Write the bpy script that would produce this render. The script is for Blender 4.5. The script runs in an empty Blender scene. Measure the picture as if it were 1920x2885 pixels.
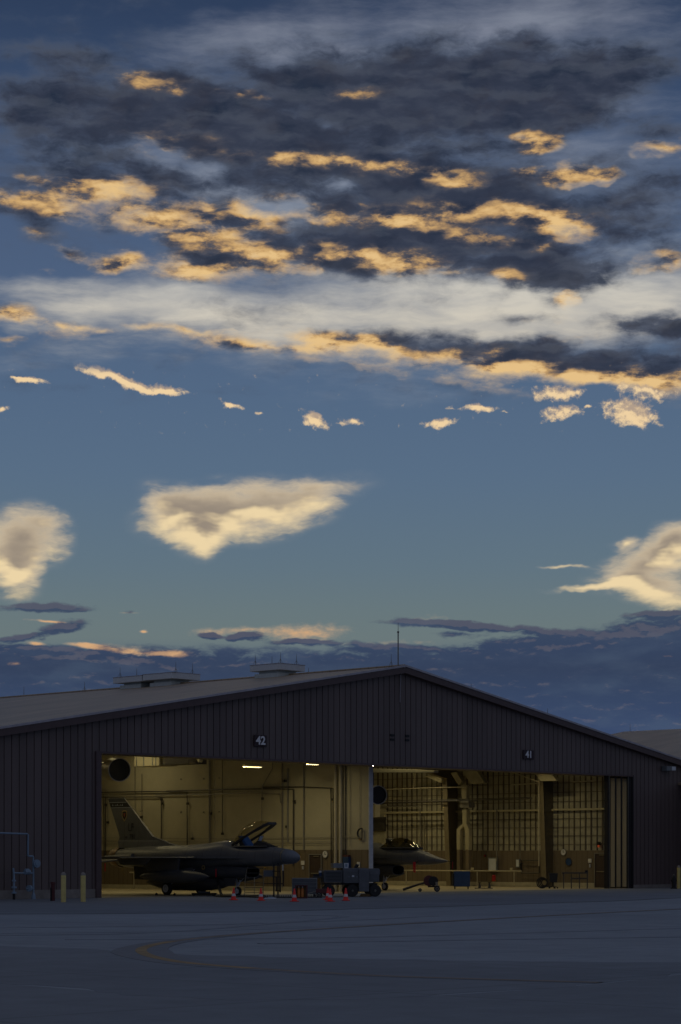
import bpy, bmesh, math, random
from mathutils import Vector, Matrix
random.seed(7)
R = math.radians
S = bpy.context.scene
COL = S.collection
# ------------------------------------------------------------------ camera
# hangar frame: X along the front wall, Y into the building, Z up; units are metres
F, YAW, D0, YH = 6220.0, R(43.63), 106.3, 2412.3
VX, VY = math.cos(YAW), math.sin(YAW)
RX, RY = VY, -VX
L0 = (283-960)*D0/F
CX, CY = -(D0*VX+L0*RX), -(D0*VY+L0*RY)
cam = bpy.data.cameras.new('camera'); camo = bpy.data.objects.new('camera', cam); COL.objects.link(camo)
camo.location = (CX, CY, 2.0)
camo.rotation_euler = (R(90), 0, YAW-R(90))
cam.sensor_fit = 'VERTICAL'; cam.sensor_height = 36.0; cam.lens = F/2885*36
cam.shift_y = (YH-1442.5)/2885
cam.clip_start = 0.5; cam.clip_end = 4000
S.camera = camo

def ray(px, py):
    l = (px-960)/F; return VX+l*RX, VY+l*RY, (YH-py)/F
def ground(px, py, z=0.0):
    r = ray(px, py); t = (z-2)/r[2]; return CX+t*r[0], CY+t*r[1]
def onY(px, py, Y=0.0):
    r = ray(px, py); t = (Y-CY)/r[1]; return CX+t*r[0], 2+t*r[2]
def onX(px, py, X):
    r = ray(px, py); t = (X-CX)/r[0]; return CY+t*r[1], 2+t*r[2]
def atD(px, py, D):
    r = ray(px, py); return Vector((CX+D*r[0], CY+D*r[1], 2+D*r[2]))

# ------------------------------------------------------------------ render / colour
S.view_settings.view_transform = 'Standard'; S.view_settings.look = 'None'
S.view_settings.exposure = 0.0; S.view_settings.gamma = 1.0
S.render.engine = 'CYCLES'
S.cycles.max_bounces = 6; S.cycles.diffuse_bounces = 3; S.cycles.glossy_bounces = 3
S.cycles.transmission_bounces = 4; S.cycles.transparent_max_bounces = 8
S.cycles.use_denoising = True
S.cycles.caustics_reflective = False; S.cycles.caustics_refractive = False
S.cycles.sample_clamp_indirect = 3.0

def lin(c):
    return tuple(((v/255)/12.92 if v/255 <= 0.04045 else ((v/255+0.055)/1.055)**2.4) for v in c)+(1.0,)

# ------------------------------------------------------------------ sky
SUN_EL, SUN_AZ = R(0.6), R(-158)          # last light, low and behind the right shoulder
W = bpy.data.worlds.new('World'); S.world = W; W.use_nodes = True
NT = W.node_tree; NT.nodes.clear()
def nn(t, **k):
    n = NT.nodes.new(t)
    for a, b in k.items(): setattr(n, a, b)
    return n
def lk(a, b): NT.links.new(a, b)
def setin(s, v):
    if isinstance(v, bpy.types.NodeSocket): lk(v, s)
    else: s.default_value = v
def M(op, a, b=0.0, c=0.0, clamp=False):
    n = nn('ShaderNodeMath', operation=op, use_clamp=clamp)
    setin(n.inputs[0], a); setin(n.inputs[1], b)
    if op in ('MULTIPLY_ADD', 'SMOOTH_MIN'): setin(n.inputs[2], c)
    return n.outputs[0]
def VM(op, a, b=(0, 0, 0)):
    n = nn('ShaderNodeVectorMath', operation=op); setin(n.inputs[0], a); setin(n.inputs[1], b)
    return n.outputs[0]
def mix(f, a, b, mode='MIX'):
    n = nn('ShaderNodeMix', data_type='RGBA', blend_type=mode); n.clamp_factor = True
    setin(n.inputs[0], f); setin(n.inputs[6], a); setin(n.inputs[7], b)
    return n.outputs[2]
def sstep(v, lo, hi, a=0.0, b=1.0):
    n = nn('ShaderNodeMapRange', interpolation_type='SMOOTHSTEP'); setin(n.inputs[0], v)
    for i, q in enumerate((lo, hi, a, b)): n.inputs[1+i].default_value = q
    return n.outputs[0]
def noise(vec, scale, detail=6, rough=0.55, lac=2.1, dist=0.0):
    n = nn('ShaderNodeTexNoise', noise_dimensions='3D'); setin(n.inputs['Vector'], vec)
    n.inputs['Scale'].default_value = scale; n.inputs['Detail'].default_value = detail
    n.inputs['Roughness'].default_value = rough; n.inputs['Lacunarity'].default_value = lac
    n.inputs['Distortion'].default_value = dist
    return n.outputs[0]
tc = nn('ShaderNodeTexCoord'); sep = nn('ShaderNodeSeparateXYZ'); lk(tc.outputs['Generated'], sep.inputs[0])
dx, dy, dz = sep.outputs
# azimuth (clockwise from the compass bearing the hangar gable faces) and elevation, both in degrees
fw = M('ADD', M('MULTIPLY', dx, VX), M('MULTIPLY', dy, VY))
rt = M('ADD', M('MULTIPLY', dx, RX), M('MULTIPLY', dy, RY))
az = M('MULTIPLY', M('ARCTAN2', rt, fw), 57.29578)
el = M('MULTIPLY', M('ARCSINE', dz), 57.29578)
cmb = nn('ShaderNodeCombineXYZ'); lk(az, cmb.inputs[0]); lk(el, cmb.inputs[1]); P0 = cmb.outputs[0]
KX = 1920/1568.0
def ae(x, y):                              # a spot of sky, given as a direction
    px, py = x*KX-960, YH-y*KX
    return math.degrees(math.atan2(px, F)), math.degrees(math.atan2(py, math.hypot(F, px)))
def EL(y): return ae(784, y)[1]
DEG = 110/KX                               # sky sketch units per degree
def blobs(vec, items):
    acc = None
    for it in items:
        x, y, rx, ry, ang, w = it
        a, e = ae(x, y)
        mp = nn('ShaderNodeMapping', vector_type='TEXTURE'); setin(mp.inputs[0], vec)
        mp.inputs['Location'].default_value = (a, e, 0)
        mp.inputs['Rotation'].default_value = (0, 0, R(-ang))
        mp.inputs['Scale'].default_value = (rx*1.25/DEG, ry*1.25/DEG, 1)
        g = nn('ShaderNodeTexGradient', gradient_type='QUADRATIC_SPHERE' if it[5] < 0 else 'SPHERICAL'); lk(mp.outputs[0], g.inputs[0])
        o = g.outputs['Fac'] if 'Fac' in g.outputs else g.outputs[1]
        acc = M('MULTIPLY', o, w) if acc is None else M('MULTIPLY_ADD', o, w, acc)
    return acc
def warp(vec, sc, amp, seed, sx=1.0):
    n = nn('ShaderNodeTexNoise', noise_dimensions='3D')
    lk(VM('ADD', VM('MULTIPLY', vec, (sx, 1, 1)), (seed, seed*1.7, seed)), n.inputs['Vector']); n.inputs['Scale'].default_value = sc
    n.inputs['Detail'].default_value = 3
    return VM('ADD', vec, VM('MULTIPLY', VM('SUBTRACT', n.outputs[1], (0.5, 0.5, 0.5)), (amp*1.5, amp, 0)))
def shift(vec, a, e): return VM('ADD', vec, (a, e, 0))

# clear air: Sky Texture tinted by elevation
sky = nn('ShaderNodeTexSky', sky_type='NISHITA'); sky.sun_disc = False
sky.sun_elevation = SUN_EL; sky.sun_rotation = SUN_AZ; sky.altitude = 330; sky.air_density = 1.0; sky.dust_density = 1.0; sky.ozone_density = 3.0
rmp = nn('ShaderNodeValToRGB'); lk(M('DIVIDE', el, 90.0), rmp.inputs[0])
cr = rmp.color_ramp
stops = [(-2, (52, 66, 90)), (EL(1660), (60, 80, 116)), (EL(1560), (70, 88, 116)), (EL(1480), (108, 122, 124)), (EL(1420), (106, 122, 126)), (EL(1300), (98, 118, 132)), (EL(1100), (90, 112, 136)), (EL(900), (84, 106, 134)), (EL(700), (80, 100, 130)), (EL(450), (74, 92, 122)), (EL(200), (56, 74, 104)), (EL(0), (46, 62, 90)), (32, (64, 72, 92)), (55, (72, 84, 106)), (90, (70, 84, 108))]
stops.sort()
cr.elements[0].position = 0; cr.elements[0].color = lin(stops[0][1])
cr.elements[1].position = 1; cr.elements[1].color = lin(stops[-1][1])
for e_, c_ in stops[1:-1]:
    q = cr.elements.new(max(0.0, e_/90)); q.color = lin(c_)
base = mix(0.06, rmp.outputs[0], VM('SCALE', sky.outputs[0]), 'MIX')
NT.nodes[-1]
vs = [n for n in NT.nodes if n.type == 'VECT_MATH' and n.operation == 'SCALE'][0]; lk(sky.outputs[0], vs.inputs[0]); vs.inputs[3].default_value = 0.10
back = sstep(fw, 0.55, -0.15)
base = mix(M('MULTIPLY', back, 0.75), base, lin((98, 100, 114)))
col = base

# layer 1: high thin cirrus
c1 = blobs(warp(P0, 0.35, 1.6, 3.1), [
    (1150, 60, 640, 110, -4, 1.1), (620, 120, 300, 80, 0, .5), (800, 340, 800, 240, 0, .5), (1450, 250, 260, 140, 0, .35), (780, 410, 120, 60, 0, .6), (400, 380, 190, 60, 12, .75),
    (1000, 695, 700, 95, 4, 1.4), (1350, 690, 360, 100, 0, .7), (330, 705, 420, 60, 3, 1.25), (700, 790, 620, 60, 4, .6), (200, 820, 300, 40, 0, .35), (1250, 760, 420, 60, 0, .5), (880, 880, 330, 60, 4, .3),
    (650, 480, 260, 70, 10, .55), (1380, 420, 230, 110, 20, .45), (1500, 560, 150, 120, 0, .4)])
w1 = warp(P0, 0.4, 0.55, 9.0)
n1 = noise(VM('MULTIPLY', w1, (0.34, 1.5, 1)), 0.9, 7, 0.6)
f1 = M('ADD', c1, M('MULTIPLY', M('SUBTRACT', n1, 0.5), 1.8))
d1 = M('MULTIPLY', M('MULTIPLY', sstep(f1, 0.0, 1.5), 0.86), sstep(c1, 0.0, 0.22))
cirr = nn('ShaderNodeValToRGB'); lk(M('DIVIDE', el, 25.0), cirr.inputs[0])
ce = cirr.color_ramp.elements
ce[0].position = 0.3; ce[0].color = lin((196, 188, 172)); ce[1].position = 0.92; ce[1].color = lin((134, 138, 154))
for e_, c_ in ((EL(880), (150, 158, 170)), (EL(770), (222, 212, 192)), (EL(670), (216, 210, 196)), (EL(560), (160, 166, 174)), (EL(350), (140, 147, 162))):
    q = ce.new(e_/25); q.color = lin(c_)
circ = mix(sstep(noise(VM('MULTIPLY', w1, (0.3, 1.5, 1)), 1.1, 4, .5), .35, .62, 0.38, 0.0), cirr.outputs[0], lin((128, 136, 150)))
col = mix(d1, col, circ)

# layer 2: the big broken cloud deck, dark tops and gilded undersides
DECK = [(860, 215, 520, 120, -2, 1.0), (320, 265, 400, 85, 4, .85), (1180, 180, 420, 95, -4, .95), (1400, 180, 210, 60, -12, .7), (1300, 255, 230, 60, 0, .5),
    (720, 380, 460, 80, 7, .75), (180, 360, 230, 90, -20, .55), (60, 290, 120, 60, 0, .5), (70, 470, 120, 32, 6, .65), (85, 525, 62, 30, 0, .65), (150, 400, 160, 40, 8, .35),
    (1000, 470, 420, 80, 9, .85), (1230, 480, 260, 70, 12, .6), (1490, 500, 130, 95, 0, .75), (1480, 420, 130, 50, 0, .4),
    (1060, 585, 330, 50, 7, .9), (1300, 615, 170, 45, 4, 1.0), (1295, 672, 62, 42, 0, .6), (640, 570, 330, 55, 4, .7), (430, 525, 220, 60, 15, .5), (420, 610, 190, 32, 2, .6), (275, 608, 62, 20, 0, .7),
    (350, 400, 150, 36, 5, .5), (540, 470, 200, 50, 5, .4), (900, 610, 200, 30, 0, .5), (850, 540, 250, 40, 5, .4), (160, 130, 230, 30, 6, .55), (380, 190, 110, 20, 8, .45), (110, 215, 180, 40, 0, .3), (720, 300, 700, 190, 2, .35), (800, 540, 600, 130, 5, .25), (1180, 330, 260, 110, 0, .35),
    (1520, 300, 100, 22, -6, .6), (1530, 605, 90, 36, -5, .75), (1240, 330, 66, 18, -8, .6), (1300, 402, 66, 16, -4, .65), (1385, 402, 44, 14, 8, .6), (1540, 335, 50, 12, 0, .5), (160, 580, 44, 12, 15, .5), (110, 625, 40, 9, 0, .35),
    (1110, 800, 300, 34, 6, 1.0), (1420, 830, 300, 48, 4, 1.1), (1470, 748, 110, 40, 0, 1.0), (1200, 738, 70, 14, 4, .35), (1560, 760, 50, 45, 0, .7), (770, 778, 100, 22, 5, .75), (1330, 862, 260, 28, 4, .7), (1500, 885, 120, 30, 8, .7), (940, 815, 90, 28, 10, .5),
    (600, 795, 220, 14, 4, .42), (130, 750, 80, 20, 6, .6), (25, 718, 66, 20, 0, .7), (230, 760, 60, 11, 0, .45), (330, 752, 70, 13, 3, .5), (450, 768, 66, 9, 3, .45), (30, 780, 30, 8, 0, .4),
    (370, 345, 120, 40, 12, -1.0), (785, 420, 80, 34, 0, -1.0), (1360, 320, 110, 40, 0, -.8), (700, 470, 60, 30, 0, -.4), (750, 290, 80, 26, 10, -.55), (620, 480, 90, 30, 10, -.5), (480, 400, 60, 24, 0, -.5), (240, 330, 60, 26, 0, -.4), (650, 135, 60, 40, 0, -.3)]
GOLD = [(380, 192, 110, 14, 6, .9), (560, 218, 70, 7, 6, .8), (825, 218, 58, 12, -5, .9), (400, 325, 130, 24, 4, .6), (640, 366, 120, 13, 4, .95), (820, 376, 150, 13, 4, .95), (1010, 405, 110, 17, 8, 1.1), (230, 428, 140, 16, 0, 1.1), (110, 410, 60, 8, 0, .7),
    (1240, 326, 56, 15, 4, 1.6), (1300, 402, 62, 15, -4, 1.6), (1390, 404, 38, 12, 6, 1.5), (1210, 398, 34, 9, 0, 1.4), (90, 472, 120, 16, 5, 1.2), (300, 490, 170, 30, 8, .9), (430, 522, 160, 28, 12, 1.0), (560, 500, 100, 24, 12, .9), (640, 468, 80, 18, 0, .8), (800, 497, 100, 15, 4, .9),
    (930, 497, 150, 20, 0, 1.0), (1000, 525, 90, 18, 4, .9), (1190, 488, 160, 22, 8, 1.4), (1300, 527, 70, 18, 18, 1.3), (280, 610, 76, 20, 0, 1.6), (440, 622, 160, 20, 2, 1.3), (560, 596, 120, 17, 4, 1.0), (700, 590, 120, 22, 0, 1.15), (860, 588, 110, 24, 6, 1.0), (950, 610, 110, 20, 4, 1.1), (1110, 556, 70, 14, 5, .8), (1240, 565, 60, 10, 0, .6),
    (1298, 700, 28, 26, 0, 1.6), (1170, 630, 60, 12, 8, .7), (1535, 612, 70, 20, 0, 1.2), (1530, 345, 60, 14, 0, 1.4), (160, 582, 44, 12, 15, 1.2), (110, 625, 40, 9, 0, 1.0), (85, 530, 50, 14, 0, .4),
    (750, 788, 150, 18, 5, 1.5), (860, 820, 60, 22, 18, 1.3), (1000, 840, 140, 22, 4, 1.4), (1150, 858, 150, 26, 5, 1.5), (1330, 884, 190, 26, 5, 1.6), (1510, 892, 150, 28, 4, 1.6), (880, 782, 50, 14, 0, .9), (1130, 806, 70, 12, 6, .7), (1330, 776, 70, 9, 0, 1.0), (1200, 735, 50, 8, 0, .4),
    (130, 754, 90, 18, 6, 1.6), (25, 722, 76, 18, 0, 1.6), (230, 760, 70, 12, 0, 1.6), (330, 754, 80, 13, 3, 1.6), (450, 768, 76, 10, 3, 1.6), (600, 797, 230, 15, 4, 1.6), (30, 780, 36, 9, 0, 1.5)]
wd_ = warp(P0, 0.9, 0.6, 1.3)
cD = blobs(wd_, DECK)
w2 = warp(P0, 1.6, 0.32, 5.7)
DN = lambda v, d: noise(VM('MULTIPLY', v, (0.55, 1.3, 1)), 1.25, d, 0.58, 2.2)
n0 = DN(w2, 9)
nl0 = noise(VM('MULTIPLY', w2, (0.42, 1.3, 1)), 1.5, 4, 0.5, 2.2); nl1 = noise(VM('MULTIPLY', shift(w2, -0.08, -0.22), (0.42, 1.3, 1)), 1.5, 4, 0.5, 2.2)
fa = M('ADD', M('MULTIPLY', cD, 0.95), M('MULTIPLY', M('SUBTRACT', n0, 0.5), M('MULTIPLY_ADD', cD, 0.9, 1.1)))
fa = M('ADD', fa, M('MULTIPLY', M('SUBTRACT', noise(VM('MULTIPLY', P0, (0.5, 1.2, 1)), 0.42, 3, 0.5), 0.465), 1.15))
d2 = M('MULTIPLY', sstep(fa, 0.0, 0.70), 0.96)
d2 = M('MULTIPLY', d2, sstep(el, EL(960), EL(905)))
thick = sstep(fa, 0.20, 1.0)
thin = M('SUBTRACT', 1.0, thick)
ng = M('SUBTRACT', nl0, nl1)
gm = blobs(warp(P0, 1.5, 0.40, 2.9), [(x_, y_, a_*1.25, b_*1.7, g_, w_*.8) for x_, y_, a_, b_, g_, w_ in GOLD])
gm = M('MULTIPLY', gm, sstep(noise(VM('MULTIPLY', P0, (0.6, 1.3, 1)), 1.3, 6, 0.6), .36, .62, .35, 1.3))
gsum = M('ADD', M('MULTIPLY', gm, 0.85), M('MULTIPLY', ng, M('MULTIPLY_ADD', sstep(gm, 0.0, 0.6), 2.0, 0.5)))
gsum = M('ADD', gsum, M('MULTIPLY', M('SUBTRACT', n0, 0.5), -0.25))
gsum = M('ADD', gsum, M('MULTIPLY', thin, M('MULTIPLY', sstep(gm, 0.0, 0.4), 0.35)))
lit = sstep(gsum, -0.10, 1.50)
dark = mix(sstep(noise(P0, 0.6, 3), .38, .62), lin((33, 43, 61)), lin((54, 56, 68)))
dark = mix(sstep(n0, .42, .70), lin((56, 62, 78)), dark)
dark = mix(M('MULTIPLY', thin, 0.55), dark, lin((92, 106, 130)))
dark = mix(M('MULTIPLY', sstep(ng, -0.04, 0.16), 0.32), dark, lin((80, 86, 98)))
dark = mix(M('MULTIPLY', sstep(ng, 0.04, -0.16), 0.35), dark, lin((32, 40, 58)))
gr = nn('ShaderNodeValToRGB'); lk(lit, gr.inputs[0]); g_e = gr.color_ramp.elements; g_e[0].position = 0.0; g_e[0].color = lin((88, 82, 84)); g_e[1].position = 1.0; g_e[1].color = lin((232, 194, 134))
for p_, c_ in ((0.25, (100, 90, 86)), (0.50, (150, 122, 92)), (0.76, (204, 164, 108))):
    q = g_e.new(p_); q.color = lin(c_)
gold = mix(sstep(fa, .7, .1, 0, .4), gr.outputs[0], lin((236, 214, 178)))
cc = mix(sstep(lit, 0.02, 0.50), dark, gold)
col = mix(d2, col, cc)

# layer 3: small torn puffs, lit through
PUFF = [(66, 873, 44, 10, 4, 1), (235, 858, 66, 15, 10, 1.1), (305, 885, 50, 14, 22, 1), (378, 897, 58, 13, 4, 1), (534, 930, 28, 8, 18, .9), (600, 952, 20, 4, 0, .5), (725, 966, 38, 17, 30, 1.2), (812, 972, 38, 11, 8, .8),
    (1016, 974, 44, 12, -8, 1.1), (1102, 938, 48, 11, 2, 1), (1160, 948, 12, 4, 0, .6), (1292, 948, 52, 18, -8, 1), (1452, 950, 70, 32, 12, 1.2), (1350, 935, 10, 5, 0, .7), (4, 940, 20, 9, 0, .8), (1280, 905, 70, 20, 0, .9), (1480, 900, 80, 20, 10, .8), (1040, 938, 20, 3, 0, .4), (40, 866, 16, 4, 0, .4)]
def puff(vec):
    c = blobs(warp(vec, 2.6, 0.26, 8.8), PUFF)
    n = noise(warp(vec, 5.0, 0.1, 2.2), 4.2, 6, 0.62)
    return M('ADD', c, M('MULTIPLY', M('SUBTRACT', n, 0.5), 1.5))
pa = puff(P0); pb = puff(shift(P0, -0.02, -0.09))
d3 = M('MULTIPLY', sstep(pa, 0.18, 0.72), sstep(el, EL(1010), EL(985)))
d3 = M('MULTIPLY', d3, sstep(el, EL(835), EL(870)))
col = mix(d3, col, mix(sstep(M('SUBTRACT', pa, pb), -0.25, 0.3), lin((176, 156, 138)), lin((238, 208, 162))))

# layer 4: three large feathery clouds
SOFT = [(540, 1178, 220, 74, -6, 1.2), (440, 1190, 120, 70, 10, .5), (455, 1250, 60, 42, 0, .6), (720, 1140, 150, 40, -12, .55), (380, 1150, 70, 46, 20, .4), (55, 1240, 105, 78, 0, 1.2), (30, 1320, 75, 60, 0, .9), (120, 1200, 46, 30, 0, .4),
    (1490, 1300, 140, 52, -14, 1.1), (1550, 1240, 60, 46, -20, .9), (1520, 1365, 110, 38, 10, 1.0), (1350, 1350, 100, 9, -3, .7), (1300, 1305, 60, 5, 0, .7), (1440, 1250, 40, 16, -10, .7)]
def soft(vec, det=6, amp=1.2):
    c = blobs(warp(vec, 1.1, 0.42, 4.4), SOFT)
    rm = nn('ShaderNodeMapping'); setin(rm.inputs[0], warp(vec, 1.2, 0.35, 6.1)); rm.inputs['Rotation'].default_value = (0, 0, R(-38)); rm.inputs['Scale'].default_value = (0.5, 1.8, 1)
    n = noise(rm.outputs[0], 1.6, det, 0.56)
    return M('ADD', c, M('MULTIPLY', M('SUBTRACT', n, 0.5), M('MULTIPLY', sstep(c, 0.0, 0.35), amp)))
sa = soft(P0); sl = soft(P0, 2, .6); sb = soft(shift(P0, -0.05, -0.28), 2, .6)
d4 = M('MULTIPLY', sstep(sa, 0.0, 0.95), 0.97)
core = M('MULTIPLY', sstep(sl, 0.45, 1.25), 0.9)
lit4 = mix(core, lin((216, 196, 164)), lin((140, 128, 116)))
lit4 = mix(sstep(M('SUBTRACT', sl, sb), 0.0, 0.42), lit4, lin((238, 214, 168)))
lit4 = mix(sstep(sa, 0.35, 0.12), lit4, lin((168, 166, 162)))
col = mix(d4, col, lit4)

# layer 5: the far bank low over the horizon, with peach streaks
PEACH = [(310, 1498, 140, 15, 5, .85), (205, 1488, 60, 8, 4, .8), (400, 1505, 60, 9, 3, .8), (700, 1455, 120, 26, -3, .75), (560, 1450, 90, 14, 0, .5), (470, 1455, 60, 14, 0, .4), (331, 1453, 12, 5, 0, 1), (120, 1430, 58, 4, 2, .9), (35, 1528, 50, 9, 0, .8), (85, 1483, 30, 7, 0, .9), (860, 1480, 200, 10, 0, .35), (300, 1410, 26, 4, 0, .6), (1540, 1510, 60, 12, 0, .6), (1500, 1575, 90, 6, -3, .5), (1380, 1535, 60, 5, 0, .35), (1000, 1425, 80, 14, 0, .3), (60, 1500, 110, 10, 0, .4)]
ph = M('ADD', blobs(warp(P0, 2.0, 0.22, 3.9, .5), PEACH), M('MULTIPLY', M('SUBTRACT', noise(VM('MULTIPLY', P0, (1.0, 2.2, 1)), 3.0, 6, 0.6), 0.5), 0.8))
BANK = [(105, 1398, 125, 13, 0, 1.59), (150, 1440, 80, 16, -8, 1.30), (55, 1466, 55, 10, -8, 1.30), (482, 1462, 30, 9, 0, 1.59), (565, 1464, 54, 9, 0, 1.74), (700, 1478, 80, 9, 3, 1.16), (1000, 1436, 160, 12, 4, 1.30), (1150, 1445, 200, 12, 4, 1.30), (1060, 1460, 90, 9, 0, 0.72), (1420, 1475, 300, 42, -4, 1.30), (1520, 1410, 90, 12, -3, 1.45), (1540, 1460, 140, 50, 0, 1.16), (1330, 1500, 300, 40, 0, 0.87), (90, 1510, 170, 26, 0, 1.16), (300, 1408, 22, 7, 0, 0.72), (260, 1525, 160, 14, 4, 0.87), (860, 1490, 160, 12, 3, 0.72)]
def bank(vec):
    c = blobs(warp(vec, 2.6, 0.30, 7.7, .6), BANK)
    n = noise(VM('MULTIPLY', warp(vec, 2.0, 0.2, 1.9), (0.5, 1.5, 1)), 2.4, 8, 0.64)
    lower = sstep(el, EL(1545), EL(1455), 1.15, -0.1)
    return M('ADD', M('ADD', c, lower), M('MULTIPLY', M('SUBTRACT', n, 0.5), M('MULTIPLY_ADD', sstep(M('ADD', c, lower), 0.0, 0.9), 1.9, 0.7))), n
ba, bn = bank(P0); bb, _ = bank(shift(P0, 0, 0.12))
d5p = M('MULTIPLY', sstep(ph, 0.12, 0.75), M('MULTIPLY', sstep(el, EL(1395), EL(1425)), 0.92))
col = mix(M('MULTIPLY', d5p, sstep(ba, 0.9, 0.3, 0.35, 1.0)), col, mix(sstep(ph, .3, .9), lin((176, 156, 132)), lin((216, 170, 124))))
d5 = M('MULTIPLY', sstep(ba, 0.15, 0.72), sstep(el, EL(1380), EL(1395)))
bcol = nn('ShaderNodeValToRGB'); lk(M('DIVIDE', el, 10.0), bcol.inputs[0])
be = bcol.color_ramp.elements; be[0].position = EL(1680)/10; be[0].color = lin((56, 72, 104)); be[1].position = EL(1400)/10; be[1].color = lin((62, 76, 98))
for y_, c_ in ((1600, (54, 69, 97)), (1540, (52, 65, 90)), (1490, (54, 68, 94))):
    q = be.new(EL(y_)/10); q.color = lin(c_)
bc = mix(sstep(bn, .45, .75, 0, .12), bcol.outputs[0], lin((88, 98, 118)))
bc = mix(sstep(noise(VM('MULTIPLY', warp(P0, 1.2, .3, 12.), (0.4, 1.5, 1)), 0.9, 3, .5), .48, .72, 0, .3), bc, lin((82, 98, 118)))
rim = M('MULTIPLY', sstep(M('SUBTRACT', ba, bb), 0.2, 0.55), 0.12)
bc = mix(rim, bc, lin((160, 140, 128)))
col = mix(d5, col, bc)
# streaks of peach riding over the bank
ov = M('MULTIPLY', sstep(ph, 0.5, 1.1), 0.6)
ov = M('MULTIPLY', ov, sstep(el, EL(1395), EL(1425)))
col = mix(ov, col, lin((214, 168, 122)))
bg = nn('ShaderNodeBackground'); lk(col, bg.inputs[0]); bg.inputs[1].default_value = 1.0
wo = nn('ShaderNodeOutputWorld'); lk(bg.outputs[0], wo.inputs[0])
W.cycles.sampling_method = 'MANUAL'; W.cycles.sample_map_resolution = 512

sun = bpy.data.lights.new('sun', 'SUN'); suno = bpy.data.objects.new('sun', sun); COL.objects.link(suno)
sun.energy = 0.02; sun.angle = R(10); sun.color = (1.0, 0.82, 0.62)
suno.rotation_euler = (R(90)-R(8), 0, R(150))

# ------------------------------------------------------------------ materials
MATS = {}
def mat(name, rgb, rough=0.6, metal=0.0, spec=0.5, var=0.15, scale=3.0, bump=0.0, bscale=40.0, stretch=(1, 1, 1), coat=0.0, dirt=None):
    m = bpy.data.materials.new(name); m.use_nodes = True; t = m.node_tree; b = t.nodes['Principled BSDF']
    b.inputs['Roughness'].default_value = rough; b.inputs['Metallic'].default_value = metal
    b.inputs['Specular IOR Level'].default_value = spec; b.inputs['Coat Weight'].default_value = coat
    c = rgb if max(rgb) <= 1.0 else lin(rgb)[:3]
    co = t.nodes.new('ShaderNodeTexCoord'); mp = t.nodes.new('ShaderNodeMapping'); mp.inputs['Scale'].default_value = stretch
    t.links.new(co.outputs['Object'], mp.inputs[0])
    n = t.nodes.new('ShaderNodeTexNoise'); n.inputs['Scale'].default_value = scale; n.inputs['Detail'].default_value = 6; n.inputs['Roughness'].default_value = .6
    t.links.new(mp.outputs[0], n.inputs['Vector'])
    r = t.nodes.new('ShaderNodeValToRGB'); t.links.new(n.outputs[0], r.inputs[0])
    r.color_ramp.elements[0].position = .3; r.color_ramp.elements[1].position = .7
    d = dirt or tuple(v*(1-var) for v in c)
    r.color_ramp.elements[0].color = (*d, 1); r.color_ramp.elements[1].color = (*[min(1, v*(1+var*.7)) for v in c], 1)
    t.links.new(r.outputs[0], b.inputs['Base Color'])
    if bump:
        n2 = t.nodes.new('ShaderNodeTexNoise'); n2.inputs['Scale'].default_value = bscale; n2.inputs['Detail'].default_value = 4
        t.links.new(mp.outputs[0], n2.inputs['Vector'])
        bp = t.nodes.new('ShaderNodeBump'); bp.inputs['Strength'].default_value = bump; bp.inputs['Distance'].default_value = .02
        t.links.new(n2.outputs[0], bp.inputs['Height']); t.links.new(bp.outputs[0], b.inputs['Normal'])
    MATS[name] = m; return m
def emis(name, rgb, k):
    m = bpy.data.materials.new(name); m.use_nodes = True; b = m.node_tree.nodes['Principled BSDF']
    b.inputs['Base Color'].default_value = (*rgb, 1); b.inputs['Emission Color'].default_value = (*rgb, 1); b.inputs['Emission Strength'].default_value = k
    MATS[name] = m; return m
mat('siding', (.168, .128, .116), .55, var=.16, scale=.7, stretch=(1, 1, .15))
mat('siding_trim', (.115, .076, .072), .5)
mat('edge_metal', (.46, .42, .44), .35, .6)
mat('roof_metal', (.47, .36, .24), .45, .1, var=.14, scale=.5, stretch=(.3, 1, 1))
mat('plinth', (.30, .27, .24), .85, var=.25, scale=1.5, bump=.3)
mat('dark_gap', (.02, .018, .018), .8)
mat('wall_cream', (.44, .41, .30), .7, var=.10, scale=.45)
mat('wall_brown', (.17, .135, .09), .7, var=.16, scale=.8, stretch=(1, 1, .3))
mat('insul', (.42, .40, .30), .75, var=.25, scale=1.6)
mat('batten', (.10, .08, .065), .7)
mat('frame_cream', (.46, .42, .28), .55, var=.08)
mat('frame_web', (.13, .11, .07), .6)
mat('frame_brown', (.21, .175, .11), .6)
mat('slab', (.52, .45, .30), .45, var=.12, scale=.5)
mat('pipe_dark', (.05, .045, .04), .5)
mat('pipe_grey', (.24, .23, .20), .45)
mat('pipe_cream', (.47, .43, .31), .5)
mat('conduit', (.30, .27, .2), .4, .5)
mat('galv', (.42, .40, .34), .28, .85, var=.2, scale=6)
mat('galv_dull', (.22, .24, .25), .5, .3, var=.15, scale=3)
mat('skylit_pale', (.55, .57, .60), .45)
mat('vent_paint', (.70, .74, .76), .5, var=.1)
mat('vent_curb', (.58, .64, .62), .55)
mat('black', (.012, .012, .013), .6)
mat('rubber', (.022, .022, .023), .75)
mat('jet_grey', (.135, .138, .138), .42, var=.13, scale=1.4, stretch=(.5, 1, 1))
mat('jet_dark', (.062, .066, .072), .45, var=.12, scale=2)
mat('jet_nose', (.15, .165, .185), .35, var=.08)
mat('white_paint', (.70, .70, .68), .5)
mat('gear_white', (.62, .64, .66), .4)
mat('chrome', (.6, .6, .6), .15, 1)
mat('yellow_post', (.80, .66, .24), .55, var=.12, scale=4)
mat('cone_orange', (.98, .05, .035), .5, var=.06)
mat('cone_band', (.75, .70, .70), .45)
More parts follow.
